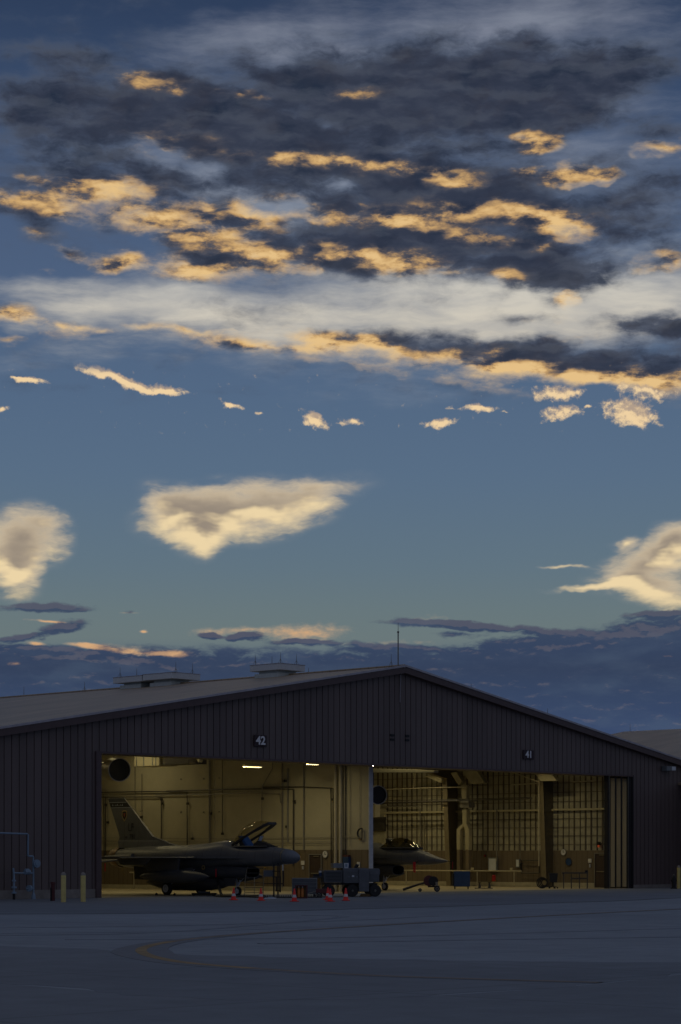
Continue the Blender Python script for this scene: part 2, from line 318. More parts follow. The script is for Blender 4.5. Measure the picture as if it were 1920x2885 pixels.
mat('gse_grey', (.10, .11, .12), .5, var=.14, scale=3)
mat('gse_panel', (.13, .14, .155), .45, var=.1, scale=3)
mat('blue_paint', (.02, .06, .17), .4)
mat('blue_cloth', (.03, .10, .27), .8)
mat('red_paint', (.42, .02, .02), .5)
mat('red_cloth', (.75, .015, .04), .8)
mat('oxide', (.10, .028, .028), .7)
mat('brown_gold', (.30, .17, .05), .5)
mat('orange_tin', (.55, .19, .03), .5)
mat('sign_dark', (.035, .012, .016), .5)
mat('sign_white', (.92, .92, .94), .5)
mat('gas_pipe', (.26, .36, .46), .45, var=.15)
mat('tail_mark', (.025, .027, .03), .5)
mat('tail_light', (.38, .40, .42), .5)
mat('badge_gold', (.42, .30, .12), .5)
mat('badge_red', (.28, .07, .03), .5)
mat('screen_white', (.68, .72, .76), .4)
mat('door_brown', (.06, .04, .035), .5)
mat('leaf_cream', (.42, .38, .29), .6, var=.08, stretch=(1, 1, .2))
mat('copper_hot', (.20, .14, .085), .45, .6)
emis('tube_light', (1.0, .82, .42), 2.2)
emis('lamp_spot', (1.0, .85, .75), 60.0)
emis('beacon', (.8, .13, .04), .10)
g = bpy.data.materials.new('canopy_glass'); g.use_nodes = True; gt = g.node_tree; gt.nodes.clear()
o_ = gt.nodes.new('ShaderNodeOutputMaterial'); mx = gt.nodes.new('ShaderNodeMixShader'); tr = gt.nodes.new('ShaderNodeBsdfTransparent'); gl = gt.nodes.new('ShaderNodeBsdfGlossy'); fr = gt.nodes.new('ShaderNodeLayerWeight'); fm = gt.nodes.new('ShaderNodeMath')
tr.inputs[0].default_value = (.86, .84, .74, 1); gl.inputs['Roughness'].default_value = .04; fr.inputs[0].default_value = .2; fm.operation = 'MULTIPLY_ADD'; fm.inputs[1].default_value = .30; fm.inputs[2].default_value = .035; gt.links.new(fr.outputs[1], fm.inputs[0])
gt.links.new(fm.outputs[0], mx.inputs[0]); gt.links.new(tr.outputs[0], mx.inputs[1]); gt.links.new(gl.outputs[0], mx.inputs[2]); gt.links.new(mx.outputs[0], o_.inputs[0]); MATS['canopy_glass'] = g
g2 = g.copy(); g2.name = 'tinted_glass'; MATS['tinted_glass'] = g2
for n_g in g2.node_tree.nodes:
    if n_g.type == 'BSDF_TRANSPARENT': n_g.inputs[0].default_value = (.42, .38, .24, 1)
    if n_g.type == 'MATH': n_g.inputs[2].default_value = .10
# metal roofs and walls carry thin seams
def seams(m, axis, period, width, k=.55, extra=None):
    t = m.node_tree; b = t.nodes['Principled BSDF']; src = b.inputs['Base Color'].links[0].from_socket
    co = t.nodes.new('ShaderNodeTexCoord'); sp = t.nodes.new('ShaderNodeSeparateXYZ'); t.links.new(co.outputs['Object'], sp.inputs[0])
    w = t.nodes.new('ShaderNodeMath'); w.operation = 'PINGPONG'; t.links.new(sp.outputs[axis], w.inputs[0]); w.inputs[1].default_value = period/2
    c = t.nodes.new('ShaderNodeMath'); c.operation = 'LESS_THAN'; t.links.new(w.outputs[0], c.inputs[0]); c.inputs[1].default_value = width/2
    x = t.nodes.new('ShaderNodeMix'); x.data_type = 'RGBA'; x.blend_type = 'MULTIPLY'; t.links.new(c.outputs[0], x.inputs[0]); t.links.new(src, x.inputs[6]); x.inputs[7].default_value = (k, k, k, 1)
    t.links.new(x.outputs[2], b.inputs['Base Color'])
seams(MATS['roof_metal'], 1, .6, .07, .72)
seams(MATS['wall_brown'], 1, .44, .05, .7)

# ------------------------------------------------------------------ mesh helpers
class MB:
    def __init__(s): s.v = []; s.f = []; s.m = []; s.mi = 0
    def add(s, vs, fs):
        k = len(s.v); s.v += [tuple(v) for v in vs]; s.f += [tuple(i+k for i in f) for f in fs]; s.m += [s.mi]*len(fs); return s
    def box(s, x0, x1, y0, y1, z0, z1):
        vs = [(x, y, z) for z in (z0, z1) for y in (y0, y1) for x in (x0, x1)]
        return s.add(vs, [(0, 2, 3, 1), (4, 5, 7, 6), (0, 1, 5, 4), (2, 6, 7, 3), (0, 4, 6, 2), (1, 3, 7, 5)])
    def loft(s, rings, cap=(True, True)):
        n = len(rings[0]); vs = [v for r in rings for v in r]; fs = []
        for i in range(len(rings)-1):
            for j in range(n):
                a, b = i*n+j, i*n+(j+1) % n; fs.append((a, b, b+n, a+n))
        if cap[0]: fs.append(tuple(reversed(range(n))))
        if cap[1]: fs.append(tuple(range((len(rings)-1)*n, len(rings)*n)))
        return s.add(vs, fs)
    def tube(s, pts, r, n=8, cap=(True, True)):
        pts = [Vector(p) for p in pts]; rs = r if isinstance(r, (list, tuple)) else [r]*len(pts); rings = []
        for i, p in enumerate(pts):
            d = (pts[min(i+1, len(pts)-1)]-pts[max(i-1, 0)]).normalized()
            u = d.cross(Vector((0, 0, 1)) if abs(d.z) < .9 else Vector((1, 0, 0))).normalized(); w = d.cross(u)
            rings.append([p+(u*math.cos(2*math.pi*k/n)+w*math.sin(2*math.pi*k/n))*rs[i] for k in range(n)])
        return s.loft(rings, cap)
    def cyl(s, p0, p1, r0, r1=None, n=16): return s.tube([p0, p1], [r0, r0 if r1 is None else r1], n)
    def ring(s, c, axis, ro, ri, th, n=24):     # an annulus with thickness
        a = Vector(axis).normalized(); u = a.cross(Vector((0, 0, 1)) if abs(a.z) < .9 else Vector((1, 0, 0))).normalized(); w = a.cross(u); c = Vector(c)
        prof = [(ro, -th/2), (ro, th/2), (ri, th/2), (ri, -th/2)]
        vs = [c+(u*math.cos(2*math.pi*k/n)+w*math.sin(2*math.pi*k/n))*r+a*h for k in range(n) for r, h in prof]
        return s.add(vs, [(k*4+j, k*4+(j+1) % 4, ((k+1) % n)*4+(j+1) % 4, ((k+1) % n)*4+j) for k in range(n) for j in range(4)])
    def prism(s, poly, f0, f1):                 # poly of 2-D points, f0/f1 map them to the two faces
        n = len(poly); vs = [f0(*p) for p in poly]+[f1(*p) for p in poly]
        return s.add(vs, [tuple(range(n)), tuple(reversed(range(n, 2*n)))]+[(i, i+n, (i+1) % n+n, (i+1) % n) for i in range(n)])
    def build(s, name, mats, parent=None, smooth=False, bevel=0.0):
        me = bpy.data.meshes.new(name); me.from_pydata(s.v, [], s.f)
        for q in (mats if isinstance(mats, (list, tuple)) else [mats]): me.materials.append(MATS[q])
        me.polygons.foreach_set('material_index', s.m)
        bm = bmesh.new(); bm.from_mesh(me); bmesh.ops.recalc_face_normals(bm, faces=bm.faces)
        if smooth:
            for fc in bm.faces: fc.smooth = True
            for ed in bm.edges:
                if len(ed.link_faces) == 2 and ed.calc_face_angle(0) > R(38): ed.smooth = False
        bm.to_mesh(me); bm.free()
        o = bpy.data.objects.new(name, me); COL.objects.link(o)
        if parent: o.parent = parent
        if bevel:
            b = o.modifiers.new('bevel', 'BEVEL'); b.width = bevel; b.segments = 2; b.limit_method = 'ANGLE'
        return o
def tag(o, label=None, cat=None, group=None, kind=None):
    for k, v in (('label', label), ('category', cat), ('group', group), ('kind', kind)):
        if v: o[k] = v
    return o
def thing(name, label, cat, loc=(0, 0, 0), rz=0.0, group=None):
    o = bpy.data.objects.new(name, None); COL.objects.link(o); o.location = loc; o.rotation_euler = (0, 0, rz); o.empty_display_size = .3
    return tag(o, label, cat, group)
def kids(o): return [c for c in bpy.data.objects if c.parent == o]
def copy_tree(o, label, loc, rz=None, first=True, par=None):
    ch = kids(o); c = o.copy(); COL.objects.link(c)
    if first:
        c['label'] = label; c.location = loc
        if rz is not None: c.rotation_euler = (0, 0, rz)
    else: c.parent = par
    for q in ch: copy_tree(q, None, None, None, False, c)
    return c
def text(body, name, size, mtx, m, parent, ext=.01, sx=1.0, weight=.012):
    cu = bpy.data.curves.new(name, 'FONT'); cu.body = body; cu.size = size; cu.extrude = ext; cu.align_x = 'CENTER'; cu.align_y = 'CENTER'; cu.offset = size*weight
    tmp = bpy.data.objects.new(name, cu); COL.objects.link(tmp); bpy.context.view_layer.update()
    me = bpy.data.meshes.new_from_object(tmp.evaluated_get(bpy.context.evaluated_depsgraph_get()))
    bpy.data.objects.remove(tmp); bpy.data.curves.remove(cu); me.materials.clear(); me.materials.append(MATS[m]); me.name = name
    me.transform(Matrix.Diagonal((sx, 1, 1, 1))); o = bpy.data.objects.new(name, me); COL.objects.link(o); o.parent = parent; o.matrix_local = mtx; return o

# ------------------------------------------------------------------ ground
AP = mat('apron_concrete', (.285, .318, .350), .75, var=.14, scale=.06, stretch=(1, 1, 1), bump=.15, bscale=8)
mat('apron_dark', (.205, .226, .250), .8, var=.14, scale=.10, bump=.2, bscale=10)
mat('apron_mid', (.205, .226, .248), .8, var=.12, scale=.08, bump=.2, bscale=10)
mat('joint', (.11, .115, .12), .9)
mat('line_yellow', (.42, .27, .10), .7, var=.3, scale=1.5)
mat('line_worn', (.26, .20, .14), .75, var=.3, scale=1.2)
mat('line_black', (.19, .20, .215), .8)
mat('tyre_mark', (.245, .27, .30), .75, var=.2, scale=.8)
def overlay(m, scale, lo, hi, stretch=(1, 1, 1), det=8):
    t = m.node_tree; b = t.nodes['Principled BSDF']; src = b.inputs['Base Color'].links[0].from_socket
    co = t.nodes.new('ShaderNodeTexCoord'); mp = t.nodes.new('ShaderNodeMapping'); mp.inputs['Scale'].default_value = stretch; t.links.new(co.outputs['Object'], mp.inputs[0])
    n = t.nodes.new('ShaderNodeTexNoise'); n.inputs['Scale'].default_value = scale; n.inputs['Detail'].default_value = det; n.inputs['Roughness'].default_value = .7; t.links.new(mp.outputs[0], n.inputs['Vector'])
    r = t.nodes.new('ShaderNodeMapRange'); t.links.new(n.outputs[0], r.inputs[0]); r.inputs[1].default_value = .3; r.inputs[2].default_value = .7; r.inputs[3].default_value = lo; r.inputs[4].default_value = hi
    x = t.nodes.new('ShaderNodeMix'); x.data_type = 'RGBA'; x.blend_type = 'MULTIPLY'; x.inputs[0].default_value = 1; t.links.new(src, x.inputs[6]); t.links.new(r.outputs[0], x.inputs[7]); t.links.new(x.outputs[2], b.inputs['Base Color'])
for q_ in ('apron_concrete', 'apron_dark', 'apron_mid'):
    overlay(MATS[q_], .9, .86, 1.12); overlay(MATS[q_], .18, .88, 1.10, (1, .5, 1)); seams(MATS[q_], 0, 7.5, .10, .80); seams(MATS[q_], 1, 7.5, .10, .80)
overlay(MATS['siding'], .5, .86, 1.12, (1, 1, .08)); overlay(MATS['roof_metal'], .35, .82, 1.12, (.4, 1.6, 1)); overlay(MATS['wall_cream'], .25, .86, 1.08)
overlay(MATS['jet_grey'], 2.5, .85, 1.1); seams(MATS['jet_grey'], 0, 1.15, .03, .6)
overlay(MATS['line_yellow'], 2.0, .6, 1.1); overlay(MATS['gse_panel'], 3.0, .8, 1.1)
def sheet(name, pts, z, m, kind='structure'):
    n = len(pts); b = MB(); b.add([(x, y, z) for x, y in pts]+[(x, y, -.02) for x, y in pts], [tuple(range(n))]+[(i, (i+1) % n, (i+1) % n+n, i+n) for i in range(n)]); return tag(b.build(name, m), kind=kind)
b = MB(); b.add([(-900, -900, 0), (1500, -900, 0), (1500, 1500, 0), (-900, 1500, 0)], [(0, 1, 2, 3)]); tag(b.build('ground', 'apron_concrete'), kind='structure')
# a darker strip of pavement along the hangar front, and the darker curved lane near the camera
def gp(l): return [ground(x*KX, y*KX) for x, y in l]
far = gp([(-60, 2105), (0, 2103.5), (200, 2103), (400, 2101), (520, 2099), (640, 2097), (800, 2092), (1000, 2087), (1200, 2080), (1400, 2074), (1568, 2066), (1660, 2062)])
sheet('apron_strip', far+[(62, -.06), (-30, -.06)], .004, 'apron_dark')
def rough_edge(pts, amp=.35):
    out = []
    for (x0_, y0_), (x1_, y1_) in zip(pts, pts[1:]):
        n__ = max(1, int(math.hypot(x1_-x0_, y1_-y0_)/.8))
        for q in range(n__):
            f_ = q/n__; k_ = x0_+(x1_-x0_)*f_; h_ = y0_+(y1_-y0_)*f_
            d_ = amp*(math.sin(k_*1.7+h_*.9)*.5+math.sin(k_*4.1-h_*2.3)*.3+random.uniform(-.35, .35)); L__ = math.hypot(x1_-x0_, y1_-y0_)
            out.append((k_-(y1_-y0_)/L__*d_, h_+(x1_-x0_)/L__*d_))
    return out+[pts[-1]]
def ribbon(name, pts, w, z, m, closed=False, kind='structure', ws=None):
    b = MB(); P = [Vector((x, y)) for x, y in pts]; vs = []
    for i, p in enumerate(P):
        d = (P[min(i+1, len(P)-1)]-P[max(i-1, 0)]).normalized(); q = Vector((-d.y, d.x)); ww = (ws[i] if ws else w)/2
        vs += [(p.x+q.x*ww, p.y+q.y*ww, z), (p.x-q.x*ww, p.y-q.y*ww, z)]
    n = len(vs); vs += [(x, y, -.02) for x, y, _ in vs]; b.add(vs, [(2*i, 2*i+1, 2*i+3, 2*i+2) for i in range(len(P)-1)]+[(2*i+q, 2*i+2+q, 2*i+2+q+n, 2*i+q+n) for i in range(len(P)-1) for q in (0, 1)]); return tag(b.build(name, m), kind=kind)
def smooth_pts(pts, k=3):
    for _ in range(k):
        out = [pts[0]]
        for a, c in zip(pts, pts[1:]): out += [(a[0]*.75+c[0]*.25, a[1]*.75+c[1]*.25), (a[0]*.25+c[0]*.75, a[1]*.25+c[1]*.75)]
        pts = out+[pts[-1]]
    return pts
ribbon('pavement_joint', far, .30, .008, 'joint')
lane_top = smooth_pts(gp([(-80, 2174), (0, 2177), (120, 2181), (260, 2187), (420, 2196), (640, 2203), (860, 2208), (1100, 2212), (1400, 2215), (1700, 2213)]), 2)
lane_bot = smooth_pts(gp([(-80, 2256), (0, 2263), (150, 2275), (300, 2286), (450, 2296), (600, 2300), (780, 2300), (1000, 2292), (1250, 2275), (1400, 2262), (1568, 2243), (1700, 2228)]), 2)
b = MB(); n_ = min(len(lane_top), len(lane_bot)); A_, B_ = lane_top, lane_bot
def resamp(l, n): return [l[round(i*(len(l)-1)/(n-1))] for i in range(n)]
A_, B_ = rough_edge(resamp(lane_top, n_)), rough_edge(resamp(lane_bot, n_)); n_ = 160; A_, B_ = resamp(A_, n_), resamp(B_, n_)
b.add([(x, y, .004) for x, y in A_]+[(x, y, .004) for x, y in B_]+[(x, y, -.02) for x, y in A_]+[(x, y, -.02) for x, y in B_], [(i, i+1, n_+i+1, n_+i) for i in range(n_-1)]+[(i, i+1, 2*n_+i+1, 2*n_+i) for i in range(n_-1)]+[(n_+i, n_+i+1, 3*n_+i+1, 3*n_+i) for i in range(n_-1)]); tag(b.build('taxi_lane', 'apron_dark'), kind='structure')
near = gp([(-80, 2256), (0, 2263), (150, 2275), (300, 2286), (450, 2296), (600, 2300), (780, 2300), (1000, 2292), (1250, 2275), (1400, 2262), (1568, 2243), (1700, 2228), (1700, 2600), (-80, 2600)])
sheet('near_apron', near, .002, 'apron_mid')
loop = smooth_pts(gp([(1650, 2088), (1568, 2092), (1300, 2105), (1000, 2122), (800, 2134), (660, 2143), (560, 2150), (480, 2157), (410, 2165), (365, 2172), (334, 2180), (324, 2186), (326, 2192), (342, 2200), (380, 2209), (430, 2217), (560, 2228), (700, 2237), (860, 2246), (1000, 2251), (1200, 2257), (1380, 2262)]), 3)
nlp = len(loop)
ribbon('line_border', loop, .8, .011, 'line_black', ws=[.35+.95*max(0, 1-abs(i/nlp-.56)*3.2) for i in range(nlp)])
ribbon('taxi_line', [loop[i] for i in range(int(nlp*.40), int(nlp*.76)+1)], .17, .015, 'line_yellow', ws=[.24]*(int(nlp*.76)+1-int(nlp*.40)))
ribbon('worn_taxi_line', [loop[i] for i in range(int(nlp*.76), nlp)], .2, .015, 'line_worn')
ribbon('worn_taxi_line', loop[:int(nlp*.40)+1], .24, .015, 'line_worn')
for k_, l_ in enumerate([[(0, 2148), (500, 2143), (900, 2126), (1568, 2090)], [(150, 2162), (700, 2160), (1100, 2150), (1568, 2136)], [(0, 2135), (400, 2131), (820, 2118), (1000, 2108)], [(600, 2172), (1000, 2164), (1568, 2156)], [(0, 2152), (330, 2150), (600, 2128), (780, 2112), (800, 2108), (700, 2106)]]):
    ribbon('tyre_mark', smooth_pts(gp(l_), 3), .35, .007+.0011*k_, 'tyre_mark')
ribbon('pavement_joint', gp([(-40, 2074), (300, 2071), (420, 2070)]), .12, .0085, 'tyre_mark')

# ------------------------------------------------------------------ hangar
HZ, AX, AZ, SL = 7.05, 21.6, 12.5, .1646          # header height, apex x, apex z, roof slope
X0, X1, XR = 0.0, 43.1, 43.8                      # opening, right inner wall
LX, RXX, DEP = -15.0, 58.2, 45.0
def rake(x): return AZ-SL*abs(x-AX)
hangar = thing('aircraft_hangar', 'wide brown ribbed metal hangar with low gable roof and two open lit bays', 'hangar')
def siding(x0, x1, zb, name):
    b = MB(); P = .44; x = x0
    edges = []
    while x < x1-1e-6:
        e = min(x+P, x1); edges.append((x, e)); x = e
    for a, e in edges:
        g_ = .05 if e-a > .2 else 0
        # flat pan
        cuts = [a, e-g_]
        if a < AX < e-g_: cuts = [a, AX, e-g_]
        for p, q in zip(cuts, cuts[1:]):
            b.add([(p, 0, zb), (q, 0, zb), (q, 0, rake(q)-.12), (p, 0, rake(p)-.12)], [(0, 1, 2, 3)])
        if g_:
            p, q = e-g_, e
            b.add([(p, 0, zb), (p, .045, zb), (q, .045, zb), (q, 0, zb), (p, 0, rake(p)-.12), (p, .045, rake(p)-.12), (q, .045, rake(q)-.12), (q, 0, rake(q)-.12)], [(0, 1, 5, 4), (1, 2, 6, 5), (2, 3, 7, 6)])
    return b.build(name, 'siding', hangar)
siding(LX, X0, .42, 'front_wall'); siding(X0, X1, HZ, 'gable_wall'); siding(X1, RXX, .22, 'front_wall')
b = MB(); b.box(LX, X0-.3, -.03, .3, -.05, .42); b.build('plinth', 'plinth', hangar)
b = MB(); b.box(X1+.1, RXX, -.03, .3, -.05, .22); b.build('plinth', 'plinth', hangar)
b = MB(); b.box(X0-.32, X0, -.10, .35, 0, HZ); b.build('door_jamb', 'siding_trim', hangar)
b = MB(); b.box(X1, X1+.12, -.02, .5, 0, HZ); b.build('door_jamb', 'dark_gap', hangar)
b = MB(); b.box(X0, X1, -.05, 1.3, HZ-.10, HZ); b.box(X0, X1, 1.15, 1.3, HZ, HZ+1.2); b.build('door_header', 'siding_trim', hangar)
# roof: two slabs with the rake trim
b = MB()
for xa in (LX-.3, RXX+.3):
    b.add([(AX, -.35, AZ), (xa, -.35, rake(xa)), (xa, DEP, rake(xa)), (AX, DEP, AZ), (AX, -.35, AZ-.1), (xa, -.35, rake(xa)-.1), (xa, DEP, rake(xa)-.1), (AX, DEP, AZ-.1)],
          [(0, 1, 2, 3), (4, 5, 6, 7), (1, 2, 6, 5), (3, 2, 6, 7)])
rf = b.build('roof', 'roof_metal', hangar)
b = MB()
for xa in (LX-.3, RXX+.3):
    s_ = 1 if xa > AX else -1
    b.add([(AX, -.36, AZ-.06), (xa, -.36, rake(xa)-.06), (xa, -.36, rake(xa)-.40), (AX, -.36, AZ-.40), (AX, -.01, AZ-.12), (xa, -.01, rake(xa)-.12), (xa, -.01, rake(xa)-.40), (AX, -.01, AZ-.40)], [(0, 1, 2, 3), (2, 3, 7, 6), (0, 1, 5, 4), (1, 2, 6, 5)])
b.build('rake_trim', 'siding_trim', hangar)
b = MB()
for xa in (LX-.3, RXX+.3):
    b.add([(AX, -.40, AZ+.05), (xa, -.40, rake(xa)+.05), (xa, -.40, rake(xa)-.06), (AX, -.40, AZ-.06), (AX, -.28, AZ+.05), (xa, -.28, rake(xa)+.05), (xa, -.28, rake(xa)+.003), (AX, -.28, AZ+.003)], [(0, 1, 2, 3), (0, 1, 5, 4), (4, 5, 6, 7), (2, 3, 7, 6)])
b.build('rake_flashing', 'edge_metal', hangar)
b = MB(); b.tube([(AX, -.3, AZ+.03), (AX, DEP, AZ+.03)], .06, 6); b.build('ridge_cap', 'roof_metal', hangar)
# outer shell: sides, back
b = MB(); b.box(LX, LX+.2, .05, DEP, 0, rake(LX)-.15); b.box(RXX-.2, RXX, .05, DEP, 0, rake(RXX)-.15)
b.add([(LX, DEP, 0), (RXX, DEP, 0), (RXX, DEP, rake(RXX)-.12), (AX, DEP, AZ-.12), (LX, DEP, rake(LX)-.12)], [(0, 1, 2, 3, 4)]); b.build('rear_wall', 'siding', hangar)
# interior
XP = 20.8
PT = .30; PY0 = onX(1049, 2300, XP+PT)[0]
b = MB(); b.add([(X0-1.5, -.05, .01), (XR, -.05, .01), (XR, DEP-1, .01), (X0-1.5, DEP-1, .01)], [(0, 1, 2, 3)]); b.build('floor_slab', 'slab', hangar)
ZP = 2.36
part = MB(); part.box(XP, XP+PT, PY0, DEP-1, ZP, rake(XP)-.7); pw = part.build('partition_wall', 'wall_cream', hangar)
b = MB(); b.box(XP-.015, XP+PT+.015, PY0-.015, DEP-1, .25, ZP); b.build('wainscot', 'wall_brown', pw)
b = MB(); b.box(XP-.03, XP+PT+.03, PY0-.02, DEP-1, .011, .25); b.build('wall_base', 'pipe_cream', pw)
b = MB(); b.box(XP+.004, XP+PT+.02, PY0-.06, PY0+.04, .25, rake(XP)-.7); b.build('wall_end_face', 'skylit_pale', pw)  # pale front face of the wall end, its bluish sky light in the colour
# left bay: outer wall on the left, back walls, ceiling panels
b = MB(); b.box(-2.0, -1.5, .4, DEP-1, 0, 8.4); b.build('bay_wall', 'wall_cream', hangar)
b = MB(); b.box(-1.5, XP, 33, 33.3, 0, 11); b.build('bay_wall', 'wall_cream', hangar)
b = MB(); b.box(XP+.55, XR, 33, 33.3, 0, 11); b.build('bay_wall', 'wall_cream', hangar)
# right wall: cream insulation behind dark girts
RW = MB(); RW.box(XR, XR+.3, .3, 33, ZP, 8.6); rw = RW.build('bay_wall', 'insul', hangar)
b = MB(); b.box(XR-.06, XR, .3, 33, .3, ZP); b.box(XR-.06, XR, .3, 33, ZP, ZP+.01); b.build('wainscot', 'wall_brown', rw)
b = MB(); b.box(XR-.10, XR, .3, 33, .011, .3); b.build('wall_base', 'pipe_cream', rw)
b = MB()
yy = .5
random.seed(3)
while yy < 32.5:
    w_ = random.choice((.05, .07, .10)); b.box(XR-.05, XR-.001, yy, yy+w_, ZP+.02, 8.3); yy += .45
for zz in (2.75, 3.3, 3.85, 4.4, 5.5, 6.1, 6.7, 7.3): b.box(XR-.07, XR-.051, .3, 33, zz, zz+.03)
b.build('girt_strip', 'batten', rw)
b = MB(); b.box(XR-.22, XR-.07, .3, 33, 4.93, 5.06); b.build('wall_girt', 'frame_cream', rw)
# roof purlins and ceiling liner
b = MB()
for xa, xb in ((X0-1.5, XP), (XP+.55, XR)):
    n3 = 24
    for i in range(n3):
        x_ = xa+(xb-xa)*(i+.5)/n3
        b.box(x_-.04, x_+.04, 1.3, 33, rake(x_)-.42, rake(x_)-.2)
b.build('roof_purlin', 'frame_web', hangar)
b = MB()
for xa, xb in ((X0-1.5, XP), (XP+.55, AX), (AX, XR)):
    b.add([(xa, .3, rake(xa)-.14), (xb, .3, rake(xb)-.14), (xb, 33, rake(xb)-.14), (xa, 33, rake(xa)-.14)], [(0, 1, 2, 3)])
b.build('ceiling_liner', 'insul', hangar)
# tapered rigid frames of the right bay: light flange, dark web
def frame(y0):
    b = MB()
    # column: inner flange slants, wider at the knee
    zb, zt = 0.02, 7.2; wb, wt = .92, 1.3
    b.add([(XR-wb, y0, zb), (XR-.06, y0, zb), (XR-.06, y0, 8.2), (XR-wt, y0, zt), (XR-wb, y0+.05, zb), (XR-.06, y0+.05, zb), (XR-.06, y0+.05, 8.2), (XR-wt, y0+.05, zt)], [(0, 1, 2, 3), (4, 5, 6, 7), (0, 3, 7, 4), (0, 1, 5, 4), (2, 3, 7, 6)])
    wv = b
    # rafter web
    xr2 = XP+.6
    pts = [(XR-wt, zt), (XR-.06, 8.2), (XR-.06, rake(XR)-.45), (xr2, rake(xr2)-.5), (xr2, rake(xr2)-1.3)]
    b.prism(pts, lambda x, z: (x, y0, z), lambda x, z: (x, y0+.05, z))
    o = b.build('frame_web', 'frame_web', hangar)
    b = MB(); t_ = .03
    P = [(XR-wb, zb), (XR-wt, zt), (xr2, rake(xr2)-1.3)]
    for (xa, za), (xb, zb2) in zip(P, P[1:]):
        d = Vector((xb-xa, zb2-za)).normalized(); q = Vector((-d.y, d.x))*t_
        b.prism([(xa, za), (xb, zb2), (xb+q.x, zb2+q.y), (xa+q.x, za+q.y)], lambda x, z: (x, y0-.16, z), lambda x, z: (x, y0+.21, z))
    b.build('frame_flange', 'frame_brown', hangar)
for y_ in (onX(1536, 2450, XR-.9)[0], onX(1266, 2450, XR-.9)[0], onX(1266, 2450, XR-.9)[0]+8.0): frame(y_)

# stacked door leaves folded to the right
xa_ = onY(1713, 2300, .06)[0]; xb_ = X1-.02
b = MB(); b.box(xa_, onY(1718.5, 2300, .06)[0], .06, .34, 0.02, HZ-.10); b.build('door_post', 'dark_gap', hangar)
b = MB(); b.box(onY(1768.5, 2300, .04)[0], xb_, .04, .10, .02, HZ-.10); b.build('door_post', 'dark_gap', hangar)
for k, pxr in enumerate((1733.0, 1749.5, 1766.0)):
    x_, _ = onY(pxr, 2300, .12)
    b = MB(); b.box(x_, x_+.05, .12, .46, .10, HZ-.22); ol = b.build('door_leaf', 'leaf_cream', hangar)
    b = MB(); b.box(x_-.02, x_+.07, .06, .115, .03, HZ-.12); b.box(x_-.02, x_+.07, .46, .50, .03, HZ-.12); b.box(x_-.02, x_+.07, .12, .46, .03, .10); b.box(x_-.02, x_+.07, .12, .46, HZ-.22, HZ-.12); b.build('leaf_frame', 'black', ol)
for px_ in (1716.5, 1769.5):
    x_ = onY(px_, 2300, .05)[0]; b = MB(); b.box(x_-.02, x_+.02, .02, .055, .03, HZ-.11); b.build('edge_strip', 'conduit', hangar)

# vent louvres under the apex, surface lamp and down-cable
for px_, py_ in ((1105, 2077), (1147, 2079)):
    x_, z_ = onY(px_, py_); b = MB()
    for q in (-.12, .12): b.box(x_-.16, x_+.16, -.05, .0, z_+q-.07, z_+q+.05)
    b.build('wall_louvre', 'black', hangar)
x_, z_ = onY(1126, 1910); b = MB(); b.tube([(x_, -.42, AZ-.1), (x_, -.1, AZ-.5), (x_, -.04, z_-1.35)], .022, 6); b.build('down_conductor', 'edge_metal', hangar)

# ------------------------------------------------------------------ neighbouring hangar, far right
NBX, NBZ = 84.0, 12.5
ny = onX(1759, 2061, NBX)[0]
nbh = thing('neighbour_hangar', 'next hangar along, only its grey ribbed roof slope showing at the right edge', 'hangar', (0, 0, 0))
nz = onX(1759, 2061, NBX)[1]
b = MB(); sl2 = (2.2)/(NBX-onX(1722, 2075, 74.0)[0] if False else 26.0)
b.add([(NBX, -8, nz), (NBX-36, -8, nz-36*.165), (NBX-36, ny, nz-36*.165), (NBX, ny, nz), (NBX, -8, nz-.15), (NBX-36, -8, nz-36*.165-.15), (NBX-36, ny, nz-36*.165-.15), (NBX, ny, nz-.15)], [(0, 1, 2, 3), (4, 5, 6, 7), (0, 1, 5, 4), (1, 2, 6, 5), (2, 3, 7, 6)])
b.add([(NBX, -8, nz), (NBX+36, -8, nz-36*.165), (NBX+36, ny, nz-36*.165), (NBX, ny, nz)], [(0, 1, 2, 3)])
b.build('roof', 'roof_metal', nbh)
b = MB()
# walls set inside the roof edge
for yv in (-7.7, ny-.3): b.prism([(NBX-35.7, 0), (NBX+35.7, 0), (NBX+35.7, nz-36*.165-.2), (NBX, nz-.2), (NBX-35.7, nz-36*.165-.2)], lambda x, z: (x, yv, z), lambda x, z: (x, yv+.2, z))
b.box(NBX-35.7, NBX-35.5, -7.5, ny-.3, 0, nz-36*.165-.2); b.box(NBX+35.5, NBX+35.7, -7.5, ny-.3, 0, nz-36*.165-.2); b.build('wall', 'siding', nbh)

# ------------------------------------------------------------------ roof vents and lightning rods
def vent(pc, top, bot, wl, wr, label):
    # pc: pixel column of the hood's near corner
    xc = AX-1.05; y, z = onX(pc, top, xc); y2, zb = onX(pc, bot, xc)
    t = thing('roof_vent', label, 'roof vent', (xc, y, 0), 0, 'hooded vents on the hangar ridge')
    b = MB(); b.box(0, wr, 0, wl, zb, z); h = b.build('hood', 'vent_paint', t, bevel=.02)
    b = MB(); b.box(-.02, wr+.02, -.02, wl+.02, z, z+.03); b.build('hood_flashing', 'edge_metal', h)
    b = MB(); b.box(wr*.5-.72, wr*.5+.72, wl*.5-.8, wl*.5+.8, AZ-.5, zb-.001); b.build('curb', 'vent_curb', t)
    b = MB(); b.box(wr*.5-.9, wr*.5+.9, wl*.5-.98, wl*.5+.98, AZ-.35, AZ+.09); b.build('curb_flashing', 'vent_curb', t)
    return xc, y, z
